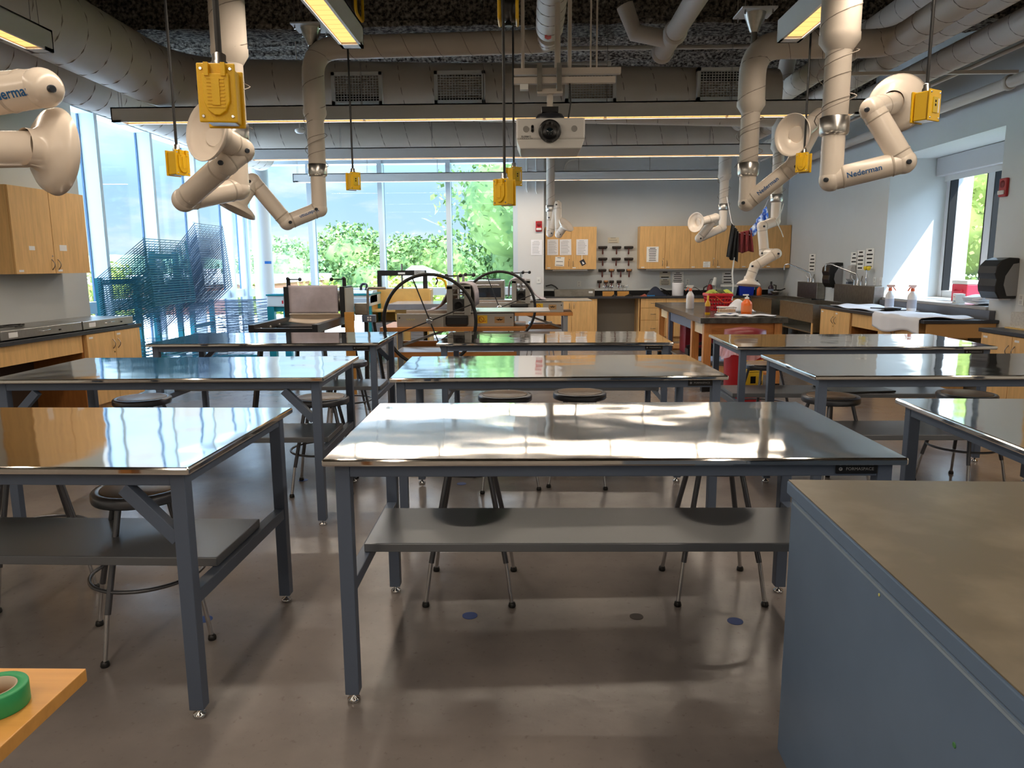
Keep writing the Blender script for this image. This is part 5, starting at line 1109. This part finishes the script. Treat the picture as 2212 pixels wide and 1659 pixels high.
# sinks
def sink(y0, y1, label, s0, s1):
    t = thing('utility_sink', label, 'sink', (4.8, (y0+y1)/2, 0), 0, 'stainless sinks on the right wall'); o = t.location
    m = MB(); m.bb(XF-.02, XF, y0, y1, .62, .90); m.bb(RX-.16, RX-.14, y0, y1, .45, .90); m.bb(XF, RX-.15, y0, y0+.02, .45, .90); m.bb(XF, RX-.15, y1-.02, y1, .45, .90); m.bb(XF, RX-.15, y0, y1, .45, .47); m.bb(XF-.03, XF+.05, y0, y1, .895, .905)
    m.build('basin', STEELD, t, o=o)
    MB().bb(RX-.15, RX-.006, s0, s1, .905, 1.19).build('splash_box', STEELD, t, o=o, bev=.006)
    for y in (y0+.04, y1-.04): MB().bb(XF-.01, XF+.04, y-.03, y+.03, 0, .88).build('leg', MAPLE if y < (y0+y1)/2 else STEEL, t, o=o)
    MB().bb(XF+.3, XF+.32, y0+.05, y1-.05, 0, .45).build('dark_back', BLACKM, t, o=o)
    c = Vector((RX-.08, (s0+s1)/2, 1.19)); f = MB()
    f.lathe([(.03, 0), (.02, .02), (.016, .10)], c, n=14); f.tube(fillet([c+Vector((0, 0, .09)), c+Vector((-.02, .02, .17)), c+Vector((-.30, .34, .33)), c+Vector((-.36, .40, .32)), c+Vector((-.36, .40, .22))], .05), .012, 10)
    f = f.build('faucet', CHROME, t, o=o)
    for s in (-1, 1):
        q = MB(); h = c+Vector((0, s*.12, 0)); q.lathe([(.022, 0), (.016, .05), (.018, .07)], h, n=12); q.tube([h+Vector((0, 0, .07)), h+Vector((-.02, s*.05, .10)), h+Vector((-.02, s*.07, .15))], .008, 8); q.build('tap_handle', CHROME, f, o=(0, 0, 0)).location = -o
    return t
sink(11.45, 12.95, 'near stainless sink with high splash box and swan neck tap on the right wall', 10.98, 12.42)
sink(13.4, 14.62, 'far stainless sink with swan neck tap in the back right corner', 13.15, 14.1)
q = P(1869, 620, x=RX-.1); t = thing('eye_wash', 'chrome eye wash with two yellow caps beside the near sink', 'eye wash', (RX-.09, q.y, 1.19))
MB().lathe([(.022, 0), (.014, .02), (.014, .10), (.02, .12), (.012, .14), (.012, .24)], n=14).build('stem', CHROME, t); MB().cyl((0, -.05, .24), (0, .05, .24), .011, n=10).build('crossbar', CHROME, t)
for y in (-.055, .055): MB().lathe([(.018, 0), (.030, .03), (.030, .05), (.02, .06)], (0, y, .235), n=16).build('yellow_cap', mat('cap yellow', (236, 206, 40), .4), t)
def towel_box(y, z, label, s=1.0):
    t = thing('paper_towel_box', label, 'dispenser', (RX, y, z), 0, 'black paper towel boxes')
    prof = [(0, .21), (-.10, .215), (-.17, .19), (-.225, .13), (-.235, .06), (-.215, .0), (-.225, -.07), (-.215, -.13), (-.19, -.17), (-.175, -.20), (0, -.20)]
    MB().prism([(x*s, -.15*s, zz*s) for x, zz in prof], (0, .30*s, 0)).build('cover', BLACK, t, bev=.012)
    side = [(-.001, .16), (-.06, .15), (-.13, .03), (-.14, -.06), (-.10, -.17), (-.001, -.17)]
    for y0 in (-.156, .15): MB().prism([(x*s, y0*s, zz*s) for x, zz in side], (0, .006*s, 0)).build('side_window', mat('smoke grey', (150, 152, 156), .35), t)
    MB().bb(-.15*s, -.03*s, -.11*s, .11*s, -.215*s, -.196*s).build('paper_edge', PAPER, t)
towel_box(8.2, 1.36, 'big black paper towel box on the right wall near the window recess', 1.06)
towel_box(12.62, 1.33, 'black paper towel box on the right wall above the sinks', 1.0)
t = thing('soap_dispenser', 'pale grey soap dispenser on the right wall by the far paper towel box', 'dispenser', (RX, 12.05, 1.36))
MB().prism([(0, -.08, .14), (-.07, -.08, .13), (-.11, -.08, .02), (-.10, -.08, -.08), (-.05, -.08, -.13), (0, -.08, -.13)], (0, .16, 0)).build('case', mat('soap grey', (190, 190, 190), .35), t, bev=.01); MB().bb(-.1, -.04, -.04, .04, -.16, -.125).build('nozzle', GREY, t)
for u0, u1, v0, v1, lab in ((1749, 1760, 549, 586, 'narrow looking notice on the right wall left of the black towel box'), (1839, 1850, 545, 586, 'first of three notices in a row above the near sink'), (1852, 1866, 541, 583, 'second of three notices in a row above the near sink'), (1871, 1886, 537, 580, 'third of three notices above the near sink, its corner curling out')):
    a, b = P(u0, v0, x=RX-.004), P(u1, v1, x=RX-.004); a2 = P(u0, v1, x=RX-.004)
    sheet(lab, (RX-.003, (a.y+b.y)/2, (a.z+a2.z)/2), (-1, 0, 0), abs(a.y-b.y), abs(a.z-a2.z), lines=5, m=SIGN, big=True)
# cloths, bottles and boxes on the right counter
CLOTH = mat('white towel', (226, 228, 234), .9, spec=.1)
def cloth(label, x0, x1, y0, y1, z, seed, m=None, amp=.014, over=0, name='towel', cat='towel'):
    rg = random.Random(seed); a = [rg.uniform(0, 6.28) for _ in range(6)]
    def fn(u, v):
        x = x0+(x1-x0)*u + .03*math.sin(7*v+a[0]); y = y0+(y1-y0)*v + .03*math.sin(6*u+a[1])
        zz = z+.008+amp*(1+math.sin(9*u+5*v+a[2])*math.sin(7*v-3*u+a[3]))
        if over and x < XF+.0: zz = z - (XF-x)*1.0 + .012 + .0*u; x = XF-.012-(XF-x)*.06-.01*math.sin(14*v)**2
        return (x, y, zz)
    o = MB().grid(fn, 26, 26).build(name, m or CLOTH, thick=.008); return tag(o, lab_(label), cat)
lab_ = lambda s: s
cloth('white towel spread on the right counter, farther one', 4.5, 5.1, 9.75, 11.15, .90, 1)
cloth('white towel spread on the right counter, nearer one hanging over its front edge', 4.24, 5.0, 8.34, 9.45, .90, 2, over=1)
WH = mat('white bottle', (226, 222, 218), .3)
SL = mat('bottle label grey', (176, 176, 184), .5)
def at(u, v, z): q = P(u, v, z=z); return q.x, q.y
bottle(4.87, 10.03, .915, .055, .33, WH, 'left of two white spray bottles under the sunny window', mat('spray head white', (230, 190, 176), .4), 'spray_bottle', SL, 'white spray bottles', 'spray bottle', 'spray', rz=R(160))
bottle(4.86, 9.43, .93, .055, .33, WH, 'right of two white spray bottles under the sunny window', mat('spray head white', (230, 190, 176), .4), 'spray_bottle', SL, 'white spray bottles', 'spray bottle', 'spray', rz=R(10))
t = thing('black_pan', 'flat black pan on the right counter between the towels', 'pan', (4.78, 9.75, .92)); MB().lathe([(.09, .0), (.11, .03), (.105, .032), (.085, .006), (0, .006)], n=26, caps=False).build('pan', BLACK, t); MB().beam((-.09, .02, .025), (-.26, .06, .03), .025, .014).build('handle', BLACK, t)
t = thing('cooler_box', 'pink red cooler with white lid on the sunny window sill', 'cooler', (5.75, 9.75, WZ0+.036))
MB().bb(-.13, .13, -.17, .17, 0, .22).build('body', mat('cooler red', (226, 60, 84), .4), t, bev=.01); MB().bb(-.135, .135, -.175, .175, .22, .27).build('lid', WALLW, t, bev=.012); MB().tube(fillet([(-.135, -.08, .15), (-.16, -.08, .12), (-.16, .08, .12), (-.135, .08, .15)], .02), .01, 8).build('handle', mat('cooler red', (226, 60, 84), .4), t)
t = thing('tissue_box', 'white carton of wipes on the sunny window sill', 'box', (5.38, 9.32, WZ0+.036), R(-20)); MB().bb(-.05, .05, -.1, .1, 0, .115).build('carton', WALLW, t); MB().bb(-.0515, -.05, -.08, .02, .02, .03).build('stripe', NBLUE, t); k = MB(); k.bb(-.0512, -.05, -.04, .06, .07, .085); k.build('print', mat('carton pink', (220, 150, 150), .6), t)
for i in range(4):
    o = MB().grid(lambda u, v: ((u-.5)*.20, (v-.5)*.32, .015*math.sin(3*u+2*v+i)), 8, 8).build('folded_cloth', CLOTH, thick=.02); o.location = (5.36, 8.86, WZ0+.056+.025*i); o.rotation_euler.z = R(6*i-8); tag(o, 'folded white cloth in the pile at the near end of the window sill', 'cloth', 'folded cloths on the sill')
# near right counter
t = thing('worktop', 'dark counter top at the right edge, nearest piece', 'countertop', (4.88, 5.5, .862)); MB().bb(XF+.06, RX-.005, 2.6, 7.38, .862, .90).build('slab', CTOP, t, o=t.location, bev=.003)
for i, (y0, y1, lab) in enumerate(((6.4, 7.34, 'maple two-door base cabinet at the right edge beside the back right table'), (5.42, 6.38, 'maple base cabinet at the right edge behind the middle right table'), (4.4, 5.4, 'maple base cabinet at the right edge, mostly hidden'))):
    c = cabinet(lab, ((XF+.09, y0, 0), R(90)), y1-y0, .6, 0, .86)
    if i == 0: MB().bb(.12, .32, .0205, .0215, .62, .70).build('name_label', LABEL, c)
t = thing('storage_box', 'pale speckled flat box on the near right counter', 'box', (4.96, 6.93, .9005)); MB().bb(-.24, .26, -.35, .35, .012, .16).build('box', mat('speckled grey', (190, 188, 182), .6, var=.15, vs=60), t); MB().bb(-.27, .29, -.38, .38, 0, .012).build('base_board', PLY, t)
t = thing('storage_tray', 'shallow stained tray on top of the pale speckled box', 'tray', (5.0, 6.86, 1.0615)); MB().bb(-.2, .24, -.3, .3, 0, .012).build('rim', PLY, t); MB().bb(-.17, .22, -.28, .28, .012, .075).build('tray', mat('stained tray', (206, 196, 172), .6, var=.2, vs=12), t)
cabinet('maple wall cabinet at the right picture edge, only its side showing', ((4.94, 5.7, 0), R(90)), 1.55, .3, 1.44, 2.28, doors=2, hz=1.55, toe=False)

# ================================================================ island tables
BLKT = mat('inky black top', (62, 62, 60), .22, spec=.5, var=.4, vs=14)
def island(label, x0, x1, y0, y1, zt=.905, wood=True, rz=0):
    t = thing('work_bench', label, 'table', ((x0+x1)/2, (y0+y1)/2, 0), 0, 'island tables'); w, d = (x1-x0)/2, (y1-y0)/2; m = OAKV if wood else GREY
    MB().bb(-w, w, -d, d, zt-.07, zt).build('top', BLKT, t, bev=.006)
    k = .045 if wood else .028
    for sx in (-1, 1):
        for sy in (-1, 1):
            x, y = sx*(w-.10), sy*(d-.09); g = MB().bb(x-k, x+k, y-k, y+k, .0, zt-.07).build('leg', m, t)
            if wood: MB().bb(x-k-.003, x+k+.003, y-k-.003, y+k+.003, .0005, .1).build('rubber_boot', BLACKM, g)
    [MB().bb(-w+.1, w-.1, s*(d-.09)-.015, s*(d-.09)+.015, zt-.24, zt-.07).build('apron', OAK if wood else GREY, t) for s in (-1, 1)]
    [MB().bb(s*(w-.1)-.015, s*(w-.1)+.015, -d+.09, d-.09, zt-.22, zt-.07).build('side_apron', mat('pale beech', (226, 196, 150), .5, var=.06, vs=6) if wood else GREY, t) for s in (-1, 1)]
    MB().bb(-w+.1, w-.1, -d+.1, d-.1, .2, .225).build('lower_shelf', STEELD if not wood else OAK, t)
    return t
island('wooden bench with inky black top, near end of the island right of centre', 2.06, 3.10, 8.80, 9.62)
island('grey steel framed bench with black top in the middle of the island', 2.09, 3.10, 9.63, 11.4, wood=False)
island('wooden bench with black top at the far end of the island', 2.12, 3.12, 11.41, 12.35)
ZI = .906
def iat(u, v): q = P(u, v, z=ZI); return q.x, q.y
x, y = iat(1474, 662); bottle(2.32, 10.6, ZI, .055, .33, WH, 'white spray bottle with orange trigger standing on the island', WALLW, 'spray_bottle', None, None, 'spray bottle', 'spray')
t = thing('plastic_basket', 'red plastic basket holding gloves on the island', 'basket', (2.62, 10.25, ZI))
bm = RED; n = 28; w0, d0, w1, d1, h = .115, .115, .16, .16, .23
def rect(s, w, d): 
    q = (s % 1)*4; k = int(q); f = q-k
    return [(-w+2*w*f, -d), (w, -d+2*d*f), (w-2*w*f, d), (-w, d-2*d*f)][k]
def lvl(f): return w0+(w1-w0)*f, d0+(d1-d0)*f, h*f
k = MB(); k.bb(-w0, w0, -d0, d0, .001, .008)
for f in (.03, .28, .50, .72, .92):
    w, d, z = lvl(f); tt = .02 if f < .9 else .045; k.tube([(*rect(i/n, w, d), z) for i in range(n)], tt/2, 5, closed=True)
for i in range(n): a, b = lvl(.02), lvl(.95); k.tube([(*rect(i/n, a[0], a[1]), a[2]), (*rect(i/n, b[0], b[1]), b[2])], .008, 5)
k.build('basket', bm, t); MB().tube([(-.17+.34*i/8, -.165, .2+.03*math.sin(i*.9)-.012*i) for i in range(9)], .008, 6).build('handle', mat('orange handle', (226, 84, 50), .4), t)
for i, (c, dx, lab) in enumerate((((150, 160, 60), -.08, 'olive green glove heap at left in the red basket'), ((66, 74, 40), .03, 'dark green glove in the middle of the red basket'), ((176, 190, 70), .11, 'yellow green glove at right in the red basket'))):
    o = MB().grid(lambda u, v: ((u-.5)*.15, (v-.5)*.2, .05*math.sin(math.pi*u)*math.sin(math.pi*v)+.012*math.sin(14*u+9*v)), 12, 10).build('work_glove', mat('glove%d' % i, c, .8), thick=.01); o.location = (2.62+dx, 10.25, ZI+.225); tag(o, lab, 'glove')
x, y = iat(1504, 672); bottle(2.27, 9.35, ZI, .034, .24, mat('amber bottle', (206, 156, 30), .25), 'amber bottle with dark label in front of the red basket', mat('amber cap', (220, 180, 60), .4), lab=mat('maroon label', (110, 40, 36), .5))
bottle(2.78, 9.42, ZI, .068, .245, mat('orange soap', (244, 112, 34), .3), 'orange pump bottle on the island', WALLW, 'pump_bottle', mat('orange soap label', (240, 130, 70), .4), None, 'pump bottle', 'pump')
t = thing('dish_rack', 'small white dish rack on the island before the white cloth heap', 'rack', (2.58, 9.62, ZI)); k = MB()
for z in (.008, .075): k.tube([(-.11, -.06, z), (.11, -.06, z), (.11, .06, z), (-.11, .06, z)], .008, 6, closed=True)
for i in range(12): xx = -.10+.2*i/11; k.tube([(xx, -.06, .008), (xx, -.06, .075)], .003, 5); k.tube([(xx, .06, .008), (xx, .06, .075)], .003, 5)
k.build('frame', WALLW, t); MB().bb(-.1, .1, -.05, .05, .012, .05).build('brushes', mat('tan bristles', (196, 150, 100), .9), t)
o = MB().grid(lambda u, v: ((u-.5)*.36, (v-.5)*.34, .004+.16*max(0, math.sin(math.pi*u))**.8*max(0, math.sin(math.pi*v))**.8*(.8+.2*math.sin(12*u+5*v))), 20, 18).build('cloth', CLOTH, thick=.008); o.location = (2.83, 9.95, ZI); tag(o, 'crumpled white cloth heap on the island behind the dish rack', 'cloth')
o = MB().grid(lambda u, v: ((u-.5)*.36, (v-.5)*.25, .004+.17*max(0, math.sin(math.pi*u))*max(0, math.sin(math.pi*v))*(.7+.3*math.sin(9*u+5*v))), 18, 14).build('cloth', mat('brown cloth', (62, 42, 40), .9), thick=.008); o.location = (2.78, 10.45, ZI); tag(o, 'dark brown cloth heap behind the white one on the island', 'cloth')
for (xx, yy, w, d, lab, sd) in ((2.78, 9.02, .42, .22, 'flat rumpled white cloth at the near right corner of the island', 5), (2.48, 9.2, .26, .2, 'flat white paper towel near the dish rack', 7)):
    cloth(lab, xx-w/2, xx+w/2, yy-d/2, yy+d/2, ZI-.006, sd, amp=.008, name='cloth', cat='cloth')
o = MB().cyl((2.42, 9.38, ZI+.007), (2.62, 9.36, ZI+.007), .006, n=8).build('pen', mat('pen blue', (60, 90, 180), .4)); tag(o, 'thin blue stick lying before the dish rack', 'pen')
t = thing('red_bin', 'dark red lidded bin on the shelf under the island', 'bin', (2.55, 11.1, .226)); MB().bb(-.22, .22, -.2, .2, 0, .48).build('body', mat('maroon plastic', (128, 16, 36), .4), t, bev=.01); MB().bb(-.23, .23, -.21, .21, .48, .53).build('lid', mat('maroon lid', (150, 30, 44), .4), t, bev=.008)
o = MB().bb(-.3, .3, -.25, .25, 0, .02).build('grey_tray', mat('pale tray', (186, 196, 212), .4)); o.location = (2.5, 10.1, .227); tag(o, 'pale tray on the shelf under the middle of the island', 'tray')
t = thing('black_tool_case', 'heap of black tools on the shelf under the island', 'tool case', (2.5, 10.66, .227)); MB().bb(-.2, .18, -.1, .1, 0, .1).build('case', BLACK, t, bev=.01); MB().lathe([(.05, 0), (.06, .03), (.05, .06)], (.1, -.11, .14), (0, -1, 0), 18).build('wheel', BLACKM, t); MB().beam((-.2, 0, .12), (.1, -.05, .2), .04, .04).build('arm', BLACK, t)
# red waste bin with bag
t = thing('waste_bin', 'tall red waste bin with pink bag collar and yellow label behind the back right table', 'waste bin', (2.46, 8.35, 0))
WR = mat('waste red', (178, 22, 34), .35, spec=.5)
MB().lathe([(.20, 0), (.21, .01), (.225, .62), (.225, .66)], n=40).build('body', WR, t)
MB().lathe([(.228, .66), (.235, .67), (.228, .80), (.06, .83), (0, .83)], n=40).build('lid', mat('waste dark red', (120, 16, 28), .4), t)
rg = random.Random(12)
MB().grid(lambda u, v: ((.235+.05*v*(1+.6*math.sin(11*u*6.28)*.5)+.012*math.sin(23*u*6.28+6*v))*math.cos(u*6.2832), (.235+.05*v+.012*math.sin(19*u*6.28+5*v))*math.sin(u*6.2832), .70-.19*v+.035*math.sin(5*u*6.28)*v), 72, 8).build('bag_collar', mat('pink bag film', (236, 190, 196), .2, spec=.6, alpha=.5), t)
lm = MB(); lm.grid(lambda u, v: (.2265*math.cos(R(-100+62*u)), .2265*math.sin(R(-100+62*u)), .18+.30*v), 12, 1); lb = lm.build('label', mat('label yellow', (226, 186, 32), .5), t, thick=.001)
k = MB()
for (a0, a1, z0, z1) in ((-95, -45, .445, .465), (-88, -52, .415, .422), (-92, -50, .365, .392), (-86, -70, .22, .30), (-58, -44, .20, .24), (-90, -54, .345, .350)): k.grid(lambda u, v: (.2285*math.cos(R(a0+(a1-a0)*u)), .2285*math.sin(R(a0+(a1-a0)*u)), z0+(z1-z0)*v), 6, 1)
k.build('label_print', INKB, lb)
# hanging cloths
t = thing('hanging_line', 'thin white string holding the drying cloths before the long wall cabinet run', 'string', (3.3, 11.4, 2.0))
a = P(1570, 425, y=11.6); b = P(1580, 480, y=11.3); c = P(1622, 508, y=11.3); d = P(1652, 448, y=11.3); e = P(1660, 430, y=10.2)
MB().tube([a, b, P(1596, 503, y=11.3), c, P(1640, 475, y=11.3), d, e], .004, 6).build('string', PAPER, t, o=t.location)
def hang(uvs, y, label, m, seed, nm):
    rg = random.Random(seed); q = [P(u, v, y=y) for u, v in uvs]
    def fn(u, v):
        w = q[0].lerp(q[1], u).lerp(q[3].lerp(q[2], u), v); return (w.x, w.y+.03*math.sin(16*u+2*v)+.015*math.sin(31*u), w.z+.012*math.sin(9*u+seed)*v)
    o = MB().grid(fn, 40, 16).build(nm, m, thick=.006); tag(o, label, 'cloth', 'cloths hung to dry')
hang(((1581, 482), (1595, 500), (1592, 566), (1570, 556)), 11.28, 'black sheer scarf hanging from the string, left of the red cloth', mat('black cloth', (26, 28, 30), .9), 1, 'black_scarf')
hang(((1596, 502), (1622, 496), (1627, 543), (1594, 546)), 11.30, 'dark red cloth hanging from the string between scarf and blue cloth', mat('red cloth', (118, 44, 48), .9, var=.15, vs=20), 2, 'red_cloth')
hang(((1620, 497), (1655, 446), (1659, 468), (1626, 512)), 11.26, 'blue and white dyed cloth hanging slanted from the string', mat('blue dyed cloth', (40, 96, 196), .9, vs=14, c2=(196, 214, 240), lo=.45, hi=.6), 3, 'dyed_cloth')
q = [P(u, v, y=11.27) for u, v in ((1586, 556), (1582, 590), (1584, 615), (1581, 648))]
o = MB().tube(q, .011, 8).build('dangling_string', WALLW); tag(o, 'white cord hanging below the black scarf', 'cord')
q = [P(u, v, y=9.72) for u, v in ((1693, 440), (1686, 462), (1676, 476), (1688, 500), (1692, 512))]
o = MB().tube(q, .006, 6).build('white_string', WALLW); tag(o, 'thin white string dangling beside the twisting white arm', 'string')
